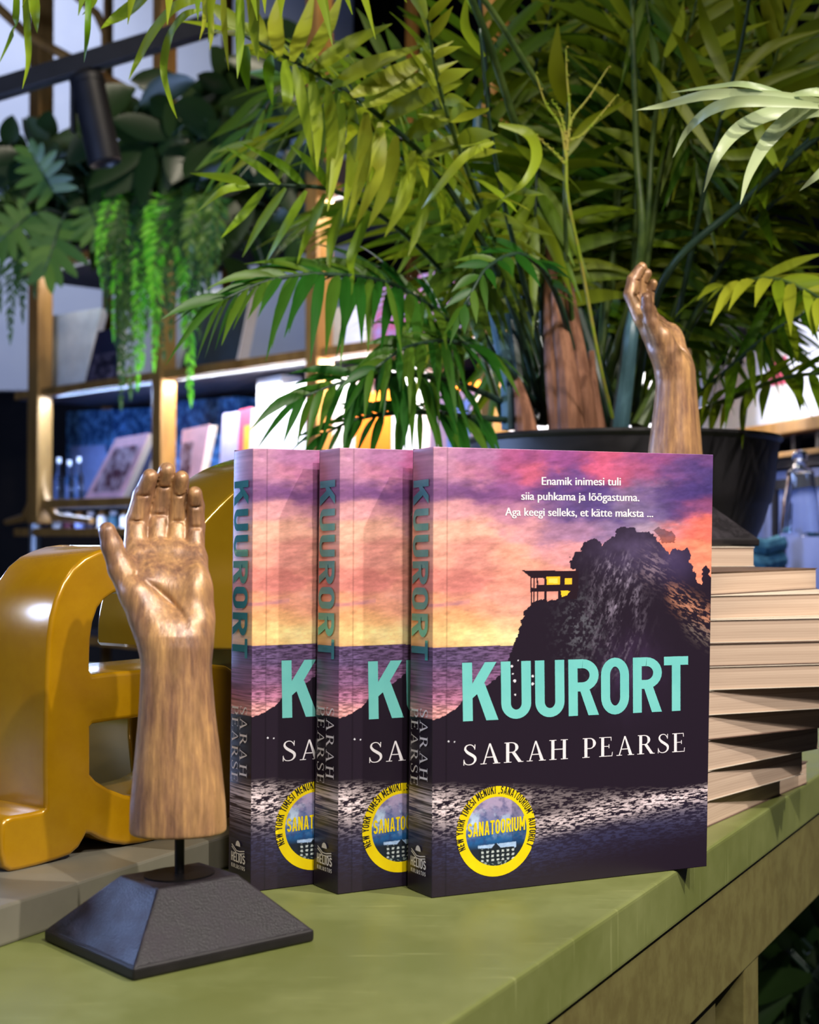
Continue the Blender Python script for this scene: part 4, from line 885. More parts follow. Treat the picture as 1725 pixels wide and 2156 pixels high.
class LeafMB:
    def __init__(s): s.v = []; s.f = []; s.t = []; s.uv = []; s.mi = []
    def stem(s, pts, r0, r1, n=6):
        m = MB(); k = len(pts); m.tube(pts, [r0 + (r1 - r0) * i / (k - 1) for i in range(k)], n); b = len(s.v); s.v += m.v; s.t += [0.0] * len(m.v)
        s.f += [[i + b for i in f] for f in m.f]; s.uv += [[(0, 0)] * len(f) for f in m.f]; s.mi += [1] * len(m.f)
    def blade(s, p, d, wv, L, w, droop, tint, fold=.25, n=7, twist=0.0, prof=None):
        d = d.normalized(); wv = (wv - d * wv.dot(d)).normalized(); b = len(s.v); g = Vector((0, 0, -1)); prof = prof or [.28, .72, .96, 1, .88, .60, .30, .04]
        n = len(prof) - 1; prev = None
        for i in range(n + 1):
            t = i / n; q = p + d * (L * t) + g * (L * droop * t * t) * (1 - .25 * t); dd = (d + g * (2 * droop * t)).normalized()
            ww = wv; ww = (ww - dd * ww.dot(dd)).normalized(); nn = dd.cross(ww)
            if twist: a = twist * t; ww, nn = ww * math.cos(a) + nn * math.sin(a), nn * math.cos(a) - ww * math.sin(a)
            h = w / 2 * prof[i]
            s.v += [q + ww * h + nn * h * fold, q, q - ww * h + nn * h * fold]; s.t += [tint] * 3
        for i in range(n):
            a = b + 3 * i; v0, v1 = i / n, (i + 1) / n
            s.f += [[a, a + 1, a + 4, a + 3], [a + 1, a + 2, a + 5, a + 4]]; s.uv += [[(0, v0), (.5, v0), (.5, v1), (0, v1)], [(.5, v0), (1, v0), (1, v1), (.5, v1)]]; s.mi += [0, 0]
    def build(s, name, mats, parent, origin):
        me = bpy.data.meshes.new(name); me.from_pydata([tuple(Vector(v) - origin) for v in s.v], [], s.f); me.update()
        a = me.attributes.new('tint', 'FLOAT', 'POINT'); a.data.foreach_set('value', s.t)
        u = me.uv_layers.new(name='leaf'); u.data.foreach_set('uv', [c for f in s.uv for q in f for c in q])
        me.polygons.foreach_set('material_index', s.mi); me.polygons.foreach_set('use_smooth', [True] * len(me.polygons))
        return link(name, me, mats, parent)
palm = thing('potted_palm', 'big potted palm with long feathery green fronds, growing from the black pot', 'plant', (PC.x, PC.y, .2405))
PO = Vector(palm.location)
def frond(pts, L, w, n, start=.35, tint=.25, droop=.25, a0=68, a1=24, mats=None, r=.0036, up=None, sides=(1, -1), jit=.12, img=True, lcurve=None, parent=None, origin=None, name='frond', stem=True):
    P = [U(*p) if img else Vector(p) for p in pts]; C = catmull(P, 10); seg = [0]
    for a, b in zip(C, C[1:]): seg.append(seg[-1] + (b - a).length)
    T = seg[-1]; lm = LeafMB()
    if stem: lm.stem(C[::2] + ([C[-1]] if (len(C) - 1) % 2 else []), r, r * .28)
    def at(s):
        s = max(0, min(T * .9999, s)); i = max(k for k in range(len(seg)) if seg[k] <= s); i = min(i, len(C) - 2)
        f = (s - seg[i]) / max(1e-9, seg[i + 1] - seg[i]); return C[i].lerp(C[i + 1], f), (C[i + 1] - C[i]).normalized()
    for k in range(n):
        t = k / (n - 1); p, tg = at(T * (start + (1 - start) * t)); u0 = Vector(up) if up else Vector((0, -.72, .70)).normalized()
        side = tg.cross(u0);
        if side.length < .15: side = tg.cross(Vector((0, -1, 0)))
        side.normalize(); nrm = side.cross(tg).normalized()
        lf = (lcurve(t) if lcurve else (.55 + .45 * math.sin(math.pi * min(1, t * 1.05 + .12))))
        for sg in sides:
            a = math.radians(a0 + (a1 - a0) * t + R.uniform(-8, 8)); d = tg * math.cos(a) + side * sg * math.sin(a) + nrm * (.22 + R.uniform(-jit, jit)) + Vector([R.uniform(-jit, jit) for _ in range(3)]) * .6
            lm.blade(p + tg * R.uniform(-.004, .004), d, tg + nrm * R.uniform(-.5, .5), L * lf * R.uniform(.85, 1.12), w * R.uniform(.8, 1.15) * (.6 + .4 * lf), droop * R.uniform(.5, 1.4), min(1, max(0, tint + R.uniform(-.25, .3))), .22, twist=R.uniform(-.5, .5))
        if k == n - 1: lm.blade(p, tg, side, L * .6, w * .7, droop, tint)
    return lm.build(name, mats or [m_lf, m_stem], parent or palm, origin or PO)
BASE = lambda x=1200, d=1.45: (x, 890, d)
Y = [m_lf, m_stemd]; Gd = [m_lfd, m_stemd]; Bt = [m_lfb, m_stem]
# the fronds one can follow in the photograph, base to tip
frond([BASE(1150), (1060, 600, 1.40), (930, 375, 1.33), (813, 257, 1.28), (726, 191, 1.25), (618, 129, 1.21), (515, 75, 1.18)], .112, .0165, 19, .40, .55, .35, 72, 34, Y)
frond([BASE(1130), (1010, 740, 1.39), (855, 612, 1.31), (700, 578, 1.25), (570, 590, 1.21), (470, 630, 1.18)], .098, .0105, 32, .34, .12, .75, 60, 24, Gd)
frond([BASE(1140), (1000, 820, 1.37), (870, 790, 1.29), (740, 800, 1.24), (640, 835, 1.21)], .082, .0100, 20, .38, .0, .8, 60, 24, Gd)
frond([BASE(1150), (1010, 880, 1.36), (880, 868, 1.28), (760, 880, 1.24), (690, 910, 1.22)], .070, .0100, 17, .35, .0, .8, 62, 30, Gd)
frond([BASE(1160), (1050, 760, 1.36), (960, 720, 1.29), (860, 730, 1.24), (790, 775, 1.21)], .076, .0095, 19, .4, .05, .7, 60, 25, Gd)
frond([(1100, 300, 1.30), (960, -60, 1.20), (760, -90, 1.10), (500, -80, 1.04), (250, -70, 1.0), (30, -60, .97)], .062, .0105, 21, .36, .40, .9, 78, 50, [m_lf, m_stem])
frond([BASE(1300), (1397, 587, 1.40), (1560, 430, 1.32), (1725, 275, 1.24), (1900, 120, 1.16)], .11, .0130, 14, .55, .35, .3, 66, 30, [m_lf, m_stemd], r=.0042)
frond([BASE(1380), (1470, 660, 1.38), (1590, 590, 1.28), (1700, 612, 1.22), (1800, 690, 1.18)], .080, .0120, 14, .42, .45, .5, 58, 28, Bt)
frond([BASE(1400), (1520, 790, 1.38), (1640, 690, 1.32), (1800, 620, 1.26)], .088, .0105, 15, .25, .25, .5, 72, 35, [m_lf, m_stemd])
frond([BASE(1420), (1560, 830, 1.38), (1680, 790, 1.33), (1830, 790, 1.28)], .072, .0110, 13, .22, .30, .55, 72, 35, [m_lf, m_stem])
frond([BASE(1290), (1335, 560, 1.42), (1338, 200, 1.40), (1320, -120, 1.38)], .12, .014, 10, .72, .4, .4, 60, 30, [m_lf, m_stem], r=.0042)
frond([BASE(1310), (1362, 560, 1.40), (1420, 200, 1.38), (1500, -120, 1.33)], .11, .014, 12, .52, .5, .3, 60, 25, [m_lfb, m_stem], r=.0042)
frond([BASE(1210), (1060, 500, 1.46), (1025, 150, 1.44), (1000, -140, 1.4)], .12, .014, 12, .55, .35, .35, 60, 30, Y, r=.0042)
frond([BASE(1230), (1120, 560, 1.46), (1110, 250, 1.46), (1180, -60, 1.44)], .12, .015, 14, .45, .4, .35, 62, 28, Y)
frond([BASE(1190), (1080, 600, 1.38), (1000, 400, 1.28), (930, 200, 1.2), (900, 40, 1.14)], .10, .013, 14, .42, .55, .35, 66, 30, [m_lfb, m_stem])
frond([BASE(1240), (1180, 640, 1.34), (1110, 540, 1.26), (1030, 560, 1.2), (980, 640, 1.17)], .055, .009, 13, .45, .1, .45, 58, 28, Gd)
frond([BASE(1330), (1480, 500, 1.42), (1600, 220, 1.38), (1690, -60, 1.34)], .12, .0145, 16, .38, .5, .3, 58, 26, [m_lfb, m_stem])
frond([BASE(1350), (1520, 560, 1.40), (1660, 400, 1.34), (1820, 330, 1.28)], .10, .013, 14, .38, .35, .45, 62, 30, Y)
# single leaflets one can follow, each drawn from base to tip along its curve
def traced(rachis, leaves, mats, r=.0030, name='frond'):
    lm = LeafMB(); C = catmull([U(*p) for p in rachis], 8); lm.stem(C, r, r * .4)
    for pts, d, w, tint in leaves:
        P = catmull([U(x, y, d + .02 * math.sin(i * 1.3 + pts[0][0])) for i, (x, y) in enumerate(pts)], 5); b = len(lm.v); n = len(P) - 1; W = w * d / FPX
        vdir = Vector((0, -1, .12)); tw = R.uniform(-.5, .5)
        for i, p in enumerate(P):
            t = i / n; tg = (P[min(i + 1, n)] - P[max(i - 1, 0)]).normalized(); s_ = tg.cross(vdir).normalized(); q = s_.cross(tg); a = tw * math.sin(t * 3); s_ = s_ * math.cos(a) + q * math.sin(a)
            h = W / 2 * max(.03, (.35 + .65 * min(1, t / .22)) * min(1, (1 - t) / .5) ** .8)
            lm.v += [p + s_ * h + q * h * .25, p, p - s_ * h + q * h * .25]; lm.t += [tint] * 3
        for i in range(n):
            k = b + 3 * i; v0, v1 = i / n, (i + 1) / n
            lm.f += [[k, k + 1, k + 4, k + 3], [k + 1, k + 2, k + 5, k + 4]]; lm.uv += [[(0, v0), (.5, v0), (.5, v1), (0, v1)], [(.5, v0), (1, v0), (1, v1), (.5, v1)]]; lm.mi += [0, 0]
    return lm.build(name, mats, palm, PO)
traced([BASE(1120), (980, 640, 1.40), (860, 500, 1.33), (720, 408, 1.25), (600, 390, 1.21), (510, 390, 1.19)],
       [([(520, 388), (470, 374), (400, 365)], 1.19, 21, .2), ([(590, 388), (540, 348), (472, 308)], 1.20, 20, .15), ([(642, 392), (590, 346), (505, 300)], 1.21, 20, .1), ([(525, 392), (470, 402), (415, 446)], 1.19, 20, .3), ([(560, 394), (510, 455), (465, 502)], 1.20, 20, .2),
        ([(602, 396), (550, 470), (510, 542)], 1.20, 21, .2), ([(645, 402), (600, 480), (556, 558)], 1.21, 22, .15), ([(685, 408), (650, 490), (626, 556)], 1.22, 22, .2), ([(700, 404), (660, 350), (610, 305)], 1.22, 20, .1), ([(735, 420), (700, 500), (690, 585)], 1.24, 22, .2), ([(780, 445), (740, 540), (745, 600)], 1.26, 22, .15)], [m_lfb, m_stemd], .003)
traced([(1150, 200, 1.26), (960, -60, 1.18), (700, -90, 1.10), (420, -40, 1.03), (200, -60, 1.0), (20, -70, .97)],
       [([(36, -60), (34, 40), (26, 72), (-4, 138)], .97, 15, .15), ([(50, -60), (58, 60), (60, 130), (47, 188)], .97, 17, .35), ([(66, -60), (74, 20), (78, 70)], .98, 26, .3), ([(215, -60), (196, 8), (173, 32)], 1.0, 15, .3), ([(186, -50), (185, 60), (177, 132)], 1.0, 13, .0),
        ([(345, -50), (290, 6), (240, 42), (211, 62)], 1.02, 28, .35), ([(425, 0), (372, 14), (322, 70), (290, 128), (271, 168)], 1.03, 24, .4), ([(425, 20), (388, 34), (356, 82), (345, 150), (360, 214), (373, 250)], 1.03, 18, .3), ([(428, -40), (431, 40), (420, 86)], 1.04, 11, .9),
        ([(440, -40), (446, 60), (442, 106)], 1.04, 12, .95), ([(470, -40), (473, 60), (482, 150)], 1.05, 13, .8), ([(505, -40), (506, 80), (500, 166)], 1.05, 20, .25), ([(540, -40), (535, 60), (545, 130)], 1.06, 24, .5)], [m_lfb, m_stem], .0028)
traced([(2050, 300, 1.08), (1880, 236, 1.05), (1760, 222, 1.02), (1690, 218, 1.0)],
       [([(1775, 222), (1640, 205), (1500, 200), (1400, 222), (1340, 232)], 1.0, 24, .5), ([(1775, 228), (1600, 214), (1510, 226), (1450, 272), (1417, 332)], .99, 24, .45), ([(1785, 236), (1650, 234), (1560, 270), (1510, 330), (1482, 405)], .99, 32, .5), ([(1790, 242), (1690, 238), (1622, 290), (1580, 360), (1559, 430)], .98, 34, .5),
        ([(1700, 216), (1580, 180), (1510, 182), (1414, 195)], 1.0, 16, .2), ([(1800, 300), (1730, 362), (1684, 402)], 1.0, 18, .5), ([(1800, 215), (1720, 195), (1640, 205)], 1.0, 22, .3)], [m_lfp, m_stem], .003)
traced([BASE(1180), (1110, 620, 1.34), (1060, 420, 1.26), (1030, 250, 1.2), (1010, 60, 1.16)],
       [([(1050, 262), (1112, 282), (1130, 330), (1104, 384), (1050, 425)], 1.2, 24, .4), ([(1040, 300), (980, 330), (920, 400), (888, 440)], 1.2, 22, .5), ([(1030, 230), (960, 250), (880, 240)], 1.2, 22, .6), ([(1060, 420), (1000, 470), (960, 560)], 1.24, 22, .2), ([(1045, 360), (1090, 400), (1150, 410)], 1.22, 22, .4), ([(1020, 120), (980, 60), (985, -20)], 1.18, 24, .3)], [m_lfb, m_stemd], .003)
traced([BASE(1150), (1060, 600, 1.36), (930, 375, 1.29), (813, 257, 1.24), (726, 191, 1.21), (618, 129, 1.18), (515, 75, 1.15)],
       [([(560, 112), (540, 50), (518, -20)], 1.16, 34, .7), ([(590, 120), (580, 50), (592, -20)], 1.17, 34, .8), ([(615, 130), (640, 60), (662, -20)], 1.17, 34, .7), ([(640, 138), (690, 60), (722, -20)], 1.18, 32, .6), ([(660, 148), (740, 92), (826, 50)], 1.18, 40, .45),
        ([(700, 182), (780, 138), (900, 92)], 1.19, 38, .6), ([(740, 202), (830, 160), (955, 86)], 1.2, 40, .75), ([(765, 224), (850, 182), (965, 128)], 1.21, 40, .7), ([(800, 250), (880, 210), (975, 175)], 1.22, 40, .5), ([(850, 292), (930, 250), (1010, 236)], 1.24, 36, .4), ([(890, 330), (960, 300), (1040, 296)], 1.26, 34, .4),
        ([(620, 136), (640, 230), (662, 352)], 1.17, 26, .4), ([(655, 152), (668, 260), (668, 362)], 1.18, 26, .5), ([(690, 178), (700, 290), (688, 420)], 1.19, 28, .45), ([(718, 196), (712, 320), (690, 445)], 1.2, 28, .6), ([(742, 212), (742, 340), (722, 462)], 1.2, 30, .5), ([(772, 236), (764, 350), (732, 470)], 1.21, 34, .75),
        ([(802, 258), (792, 370), (748, 478)], 1.22, 34, .8), ([(835, 286), (815, 390), (775, 480)], 1.23, 34, .7), ([(870, 318), (850, 420), (810, 500)], 1.24, 32, .5), ([(905, 352), (890, 450), (860, 540)], 1.26, 30, .4),
        ([(520, 96), (516, 140), (524, 196)], 1.15, 26, .0), ([(572, 116), (566, 160), (574, 222)], 1.16, 26, .05), ([(600, 126), (606, 200), (600, 236)], 1.16, 26, .3)], [m_lfb, m_stemd], .0034)
traced([BASE(1250), (1345, 560, 1.34), (1340, 300, 1.33), (1330, -40, 1.32)], [([(1335, 60), (1290, -10), (1270, -60)], 1.32, 24, .4)], [m_lfb, m_stem], .0052)
traced([BASE(1290), (1356, 520, 1.35), (1374, 300, 1.34), (1400, 120, 1.33)], [([(1400, 120), (1430, 60), (1440, 0)], 1.32, 22, .4)], [m_lfb, m_stem], .0044)
traced([BASE(1330), (1392, 600, 1.30), (1560, 430, 1.26), (1740, 276, 1.22), (1850, 200, 1.2)], [([(1640, 360), (1600, 280), (1590, 200)], 1.24, 24, .3), ([(1690, 320), (1740, 380), (1760, 440)], 1.23, 24, .3)], [m_lfb, m_stemd], .0044)
traced([BASE(1380), (1450, 560, 1.36), (1500, 330, 1.3), (1560, 100, 1.26), (1590, -80, 1.22)],
       [([(1540, 190), (1490, 70), (1468, -20)], 1.27, 28, .5), ([(1560, 110), (1556, 40), (1540, -30)], 1.26, 26, .5), ([(1516, 270), (1450, 120), (1414, 64)], 1.29, 24, .55), ([(1500, 320), (1410, 190), (1364, 128)], 1.3, 25, .6), ([(1520, 250), (1600, 180), (1740, 130)], 1.28, 24, .5), ([(1540, 180), (1620, 100), (1740, 60)], 1.27, 24, .6), ([(1500, 330), (1600, 320), (1700, 280)], 1.3, 24, .4)], [m_lf, m_stemd], .003)
traced([BASE(1230), (1195, 560, 1.36), (1190, 300, 1.32), (1196, 215, 1.31)], [([(1196, 225), (1172, 150), (1175, 48)], 1.31, 38, .75), ([(1192, 330), (1240, 260), (1330, 210)], 1.32, 22, .6), ([(1192, 380), (1120, 330), (1080, 300)], 1.32, 22, .4)], [m_lf, m_stem], .003)
# the thicket between and behind them
for i in range(46):
    tx = R.uniform(640, 1850) if i < 30 else R.uniform(1250, 1860); ty = R.uniform(-160, 560) if i % 3 else R.uniform(250, 700); dd = R.uniform(1.36, 1.72)
    if tx < 900: ty = min(ty, 420)
    bx = 1200 + (tx - 1200) * .18 + R.uniform(-60, 60)
    mx_, my_ = bx + (tx - bx) * .45, 890 + (ty - 890) * .68 - 60
    frond([(bx, 890, 1.45 + R.uniform(-.05, .08)), (mx_, my_, 1.45 + (dd - 1.45) * .5), (tx, ty, dd), (tx + (tx - bx) * .30, ty + R.uniform(20, 170), dd + (dd - 1.45) * .3)], R.uniform(.10, .145), R.uniform(.010, .015), R.randint(15, 21), R.uniform(.32, .45),
          R.uniform(.2, .6), R.uniform(.3, .6), 66, 28, [R.choice([m_lf, m_lf, m_lfd, m_lfb]), R.choice([m_stem, m_stemd])])
# canes, fibres and the flower stalk
def cane(name, pts, r0, r1, m):
    P = catmull([U(*p) for p in pts], 6); k = len(P); mb = MB().tube(P, [r0 + (r1 - r0) * i / (k - 1) for i in range(k)], 10); o = mb.build(name, m, None, smooth=True); o.data.transform(Matrix.Translation(-PO)); o.parent = palm; return o
cane('cane', [(1075, 905, 1.40), (1068, 780, 1.40), (1038, 640, 1.40), (1010, 420, 1.42), (1005, 200, 1.43)], .0085, .004, m_cane)
cane('cane', [(1105, 905, 1.42), (1090, 760, 1.43), (1060, 520, 1.45), (1045, 300, 1.46)], .0095, .004, m_stemd)
cane('cane', [(1305, 900, 1.37), (1318, 800, 1.36), (1330, 700, 1.35), (1350, 600, 1.37)], .0090, .006, m_cane)
cane('cane', [(1290, 900, 1.40), (1262, 790, 1.40), (1215, 640, 1.42), (1150, 420, 1.45)], .0100, .004, m_stemd)
cane('cane', [(1345, 900, 1.40), (1400, 780, 1.42), (1470, 620, 1.45)], .0085, .004, m_stem)
for pts, a, b in (([(1205, 915, 1.36), (1196, 800, 1.36), (1180, 690, 1.37), (1172, 600, 1.38)], .0135, .005), ([(1235, 915, 1.38), (1228, 820, 1.38), (1212, 700, 1.39), (1190, 560, 1.40)], .0120, .004), ([(1110, 915, 1.38), (1100, 850, 1.38), (1088, 800, 1.39)], .0115, .004),
                  ([(1178, 915, 1.37), (1165, 760, 1.37), (1160, 600, 1.40), (1165, 440, 1.43)], .010, .005), ([(1262, 915, 1.39), (1250, 830, 1.39), (1246, 740, 1.40)], .0085, .003)):
    cane('fibrous_trunk', pts, a, b, m_bark)
fl = MB(); d0 = 1.22
fl.tube(catmull([U(1290, 880, 1.34), U(1262, 760, 1.30), U(1225, 560, 1.26), U(1196, 420, 1.23), U(1192, 340, d0)], 5), .0016, 6)
for br in ([(1192, 345), (1196, 290), (1200, 240), (1194, 160), (1192, 100)], [(1192, 330), (1180, 265), (1150, 220), (1128, 155)], [(1196, 300), (1205, 250), (1240, 205), (1281, 142)], [(1200, 295), (1225, 285), (1262, 245), (1298, 202)], [(1190, 345), (1172, 325), (1150, 305), (1128, 285)], [(1193, 300), (1186, 260), (1176, 230), (1160, 212)]):
    c = catmull([U(x, y, d0) for x, y in br], 4); fl.tube(c, [.0013 + (.0005 - .0013) * i / (len(c) - 1) for i in range(len(c))], 5)
    for i in range(2, len(c), 2): fl.lathe([(0, -.0012), (.0012, 0), (0, .0012)], 5, c[i] + Vector((.0012 * (-1) ** i, -.001, 0)), capb=False, capt=False)
o = fl.build('flower_stalk', m_flow, None, smooth=True); o.data.transform(Matrix.Translation(-PO)); o.parent = palm

# ------------------------------------------------------------------ shelving behind
A_S = Vector((-.847, 3.4, 0)); DS = Vector((.683, -.7306, 0)).normalized(); NS = Vector((DS.y, -DS.x, 0))
if NS.y > 0: NS = -NS
RZ_S = math.atan2(DS.y, DS.x)
def SPX(px, py, o=0.0): return UV_(px, py, A_S + NS * o, NS)
def s_of(px, o=0.0): return (SPX(px, 900, o) - A_S).dot(DS)
def SW(s, z, o=0.0): p = A_S + DS * s + NS * o; return Vector((p.x, p.y, z))
def sbox(mb, s0, s1, o0, o1, z0, z1):
    q = [(s0, o1), (s0, o0), (s1, o0), (s1, o1)]; return mb.hexa([SW(a, z0, b) for a, b in q], [SW(a, z1, b) for a, b in q])
def child(mb, name, m, par, **k):
    o = mb.build(name, m, None, **k); o.data.transform(Matrix.Translation(-Vector(par.location))); o.parent = par; return o
m_brass = mat('bronze_frame', (168, 122, 62), 0.4, 0.25, 0.5, c2=(140, 100, 50), scale=30, stretch=(1, 1, .2))
m_board = mat('dark_grey_board', (66, 66, 82), 0.55, c2=(74, 74, 90), scale=10)
m_chrome = mat('brushed_steel', (150, 154, 160), 0.3, 0.8, c2=(160, 164, 170), scale=40)
LV = {'low': .200, 'mid': .253, 'top': .51, 'cap': .80}
shelf = thing('shelving_unit', 'tall bronze framed shelving unit with dark shelves, behind the palm and letters', 'shelf', SW(.6, FLOOR_Z, -.14))
sE = s_of(1445)
for px, w in ((84, .050), (345, .036), (672, .036), (1042, .032), (1432, .030)):
    s = s_of(px); z0 = FLOOR_Z if px > 100 else .20
    child(sbox(MB(), s - w / 2, s + w / 2, -.02, .02, z0, CEIL_Z - .01), 'post', m_brass, shelf, bevel=.006)
for px, w in ((218, .016), (470, .016), (860, .016)):
    s = s_of(px, -.28); child(sbox(MB(), s - w / 2, s + w / 2, -.30, -.28, FLOOR_Z, CEIL_Z - .01), 'rear_post', m_brass, shelf)
s84 = s_of(84)
ft = MB()
for sg, le in ((-1, .09), (1, .16)):
    ft.tube([SW(s84 + sg * .012, .34, 0), SW(s84 + sg * .018, .285, 0), SW(s84 + sg * .035, .245, 0), SW(s84 + sg * .07, .215, 0), SW(s84 + sg * .07 + sg * le, .205, 0)], [.012, .013, .013, .010, .007], 8)
child(ft, 'curved_foot', m_brass, shelf, smooth=True)
child(MB().tube([SW(s84 - .02, FLOOR_Z, 0), SW(s84 - .02, .215, 0)], .014, 10), 'steel_leg', m_chrome, shelf, smooth=True)
s0 = s84 - .10
for z, a, b in ((LV['top'], s0, sE), (LV['mid'], s84, sE), (LV['low'] - .012, s0, s_of(420)), (LV['cap'], s0, s_of(720)), (-.05, s84, sE), (-.42, s84, sE)):
    child(sbox(MB(), a, b, -.30, 0, z - .018, z), 'shelf_board', m_board, shelf, bevel=.002)
    child(sbox(MB(), a, b, .0002, .012, z - .016, z + .002), 'brass_edge', m_brass, shelf, bevel=.001)
br = MB(); br.tube([U(-10, 10, 3.25), U(60, 75, 3.25), U(160, 130, 3.25), U(262, 186, 3.25)], .011, 8); child(br, 'diagonal_brace', m_brass, shelf, smooth=True)
br = MB(); br.tube([U(160, -10, 3.3), U(205, 30, 3.3), U(222, 70, 3.3), U(222, 140, 3.3)], .010, 8); child(br, 'diagonal_brace', m_brass, shelf, smooth=True)

def cmat(name, c, rough=.5, metal=0, c2=None, sc=20): return mat(name, c, rough, metal, c2=c2 or tuple(min(255, int(k * 1.08) + 3) for k in c), scale=sc)
MC = {k: cmat(k + '_print', v) for k, v in dict(pink=(222, 176, 186), maroon=(92, 44, 60), cream=(206, 206, 198), navy=(34, 36, 58), slate=(42, 54, 60), white=(238, 236, 240), lilac=(190, 184, 214), blue=(44, 104, 176), paleblue=(140, 160, 220), orange=(226, 116, 16), yellow=(236, 190, 70),
      rose=(214, 92, 120), purple=(140, 116, 168), teal=(52, 92, 112), grey=(120, 118, 132), brown=(110, 76, 60)).items()}
m_pat = mat('blue_patterned_tin', (30, 74, 130), 0.35, c2=(96, 156, 220), scale=60, lo=.45, hi=.58)
m_flowers = mat('flowery_print', (196, 96, 130), 0.5, c2=(176, 160, 214), scale=45, lo=.42, hi=.58)
m_photo = mat('photo_print', (84, 40, 56), 0.5, c2=(214, 190, 204), scale=26, lo=.42, hi=.6)
m_photo2 = mat('dark_photo_print', (30, 28, 44), 0.5, c2=(140, 124, 140), scale=34, lo=.45, hi=.66)
def onshelf(quad, o, thick, name, label, cat, mc, group=None, pages=True, pic=None, z=None, plane=None):
    """an upright item whose front is the photo quad (bl, br, tr, tl) on the shelf plane"""
    f = plane or SPX; nrm = NS if plane is None else N2
    P = [f(x, y, o) for x, y in quad]
    if z is not None:
        dz = z - min(P[0].z, P[1].z); zb = z
        for i, j in ((0, 3), (1, 2)):
            top = P[j]; k = (zb - P[i].z) / (top.z - P[i].z); P[i] = P[i] + (top - P[i]) * k
    c = sum(P, Vector()) / 4; bz = min(p.z for p in P); ax = (P[1] - P[0]).normalized()
    t = thing(name, label, cat, (c.x, c.y, bz + .0003), 0, group); off = -Vector(t.location); back = -nrm
    g = .002 if pages else 0
    def slab(q, a, b): return MB().hexa([q[0] + back * b, q[1] + back * b, q[1] + back * a, q[0] + back * a], [q[3] + back * b, q[2] + back * b, q[2] + back * a, q[3] + back * a])
    P = [p + Vector((0, 0, .0006)) for p in P]
    def put(mb, nm, m): o_ = mb.build(nm, m, None); o_.data.transform(Matrix.Translation(off)); o_.parent = t; return o_
    if pages:
        put(slab(P, 0, .002), 'cover', mc); C = sum(P, Vector()) / 4; Q = [C + (p - C) * .975 for p in P]; put(slab(Q, .0021, thick), 'page_block', m_papert)
    else: put(slab(P, 0, thick), 'carton', mc)
    if pic:
        (u0, v0, u1, v1), pm = pic
        bil = lambda u, v: (P[0] * (1 - u) + P[1] * u) * (1 - v) + (P[3] * (1 - u) + P[2] * u) * v
        Q = [bil(u0, v0), bil(u1, v0), bil(u1, v1), bil(u0, v1)]; put(slab(Q, -.0008, -.0001), 'cover_picture' if pages else 'front_print', pm)
    return t
zt_, zm_ = LV['top'] + .0004, LV['mid'] + .0004
onshelf([(93, 818), (176, 806), (214, 648), (95, 668)], -.05, .02, 'panel_book', 'large plain cream board beside the left bronze post on the upper shelf', 'book', MC['cream'], z=zt_)
onshelf([(180, 803), (246, 794), (252, 690), (206, 698)], -.02, .02, 'book', 'dark leaning book in front of the cream board on the upper shelf', 'book', MC['navy'], pic=((.12, .08, .9, .55), m_photo2), z=zt_)
onshelf([(366, 786), (500, 752), (530, 606), (416, 612)], -.06, .03, 'book', 'big dark slate book with white border leaning right of the second bronze post', 'book', MC['white'], pic=((.10, .0, 1, .93), MC['slate']), z=zt_)
onshelf([(186, 1034), (268, 1022), (314, 912), (244, 924)], -.03, .02, 'book', 'pink book with maroon picture beside the glass bottles', 'book', MC['pink'], group=None, pic=((.14, .12, .86, .84), m_photo), z=zm_)
onshelf([(376, 1004), (424, 988), (442, 894), (384, 906)], -.03, .02, 'book', 'pale pink book standing left of the dark gold letter', 'book', MC['pink'], pic=((.05, .1, .5, .8), m_photo), z=zm_)
onshelf([(276, 1022), (306, 1016), (330, 912), (308, 918)], -.09, .02, 'book', 'narrow navy book between the two pink books', 'book', MC['navy'], z=zm_)
onshelf([(140, 1035), (238, 1022), (238, 862), (140, 868)], -.20, .06, 'tin', 'blue patterned tin behind the glass bottles', 'tin', m_pat, pages=False, pic=((.1, .12, .85, .62), MC['paleblue']), z=zm_)
onshelf([(250, 1022), (330, 1010), (330, 858), (250, 862)], -.23, .05, 'tin', 'deep blue tin behind the maroon picture book', 'tin', m_pat, pages=False, z=zm_)
onshelf([(368, 1004), (500, 972), (500, 836), (368, 846)], -.22, .05, 'tin', 'blue patterned block added for a reflection under the shelf, right of the second bronze post', 'tin', m_pat, pages=False, z=zm_)  # solid block standing in for a blue reflection under the shelf
onshelf([(462, 980), (498, 972), (510, 866), (470, 872)], -.05, .02, 'book', 'lilac book under the drooping dark frond', 'book', MC['lilac'], z=zm_)
onshelf([(500, 972), (524, 966), (530, 858), (504, 864)], -.04, .02, 'book', 'rose and yellow book above the dark gold letter', 'book', MC['rose'], pic=((.5, 0, 1, .8), MC['yellow']), z=zm_)
for q, lab, mc in (([(540, 962), (590, 950), (592, 790), (542, 800)], 'white carton left of the third bronze post, behind frond tips', 'white'), ([(592, 950), (660, 936), (660, 800), (594, 812)], 'brightly lit white carton touching the third bronze post', 'white'), ([(690, 930), (745, 918), (745, 790), (692, 800)], 'white carton just right of the third bronze post', 'white'),
                  ([(748, 918), (822, 902), (820, 822), (750, 832)], 'orange carton behind the low palm frond', 'orange'), ([(826, 902), (890, 890), (888, 770), (828, 780)], 'white carton between two orange cartons', 'white'),
                  ([(940, 878), (996, 868), (994, 806), (942, 812)], 'small orange carton right of the white cartons', 'orange'), ([(1000, 866), (1030, 860), (1030, 800), (1000, 804)], 'narrow orange carton beside the fourth bronze post', 'orange')):
    onshelf(q, -.06, .05, 'carton', lab, 'box', MC[mc], 'cartons on the middle shelf', pages=False, z=zm_)
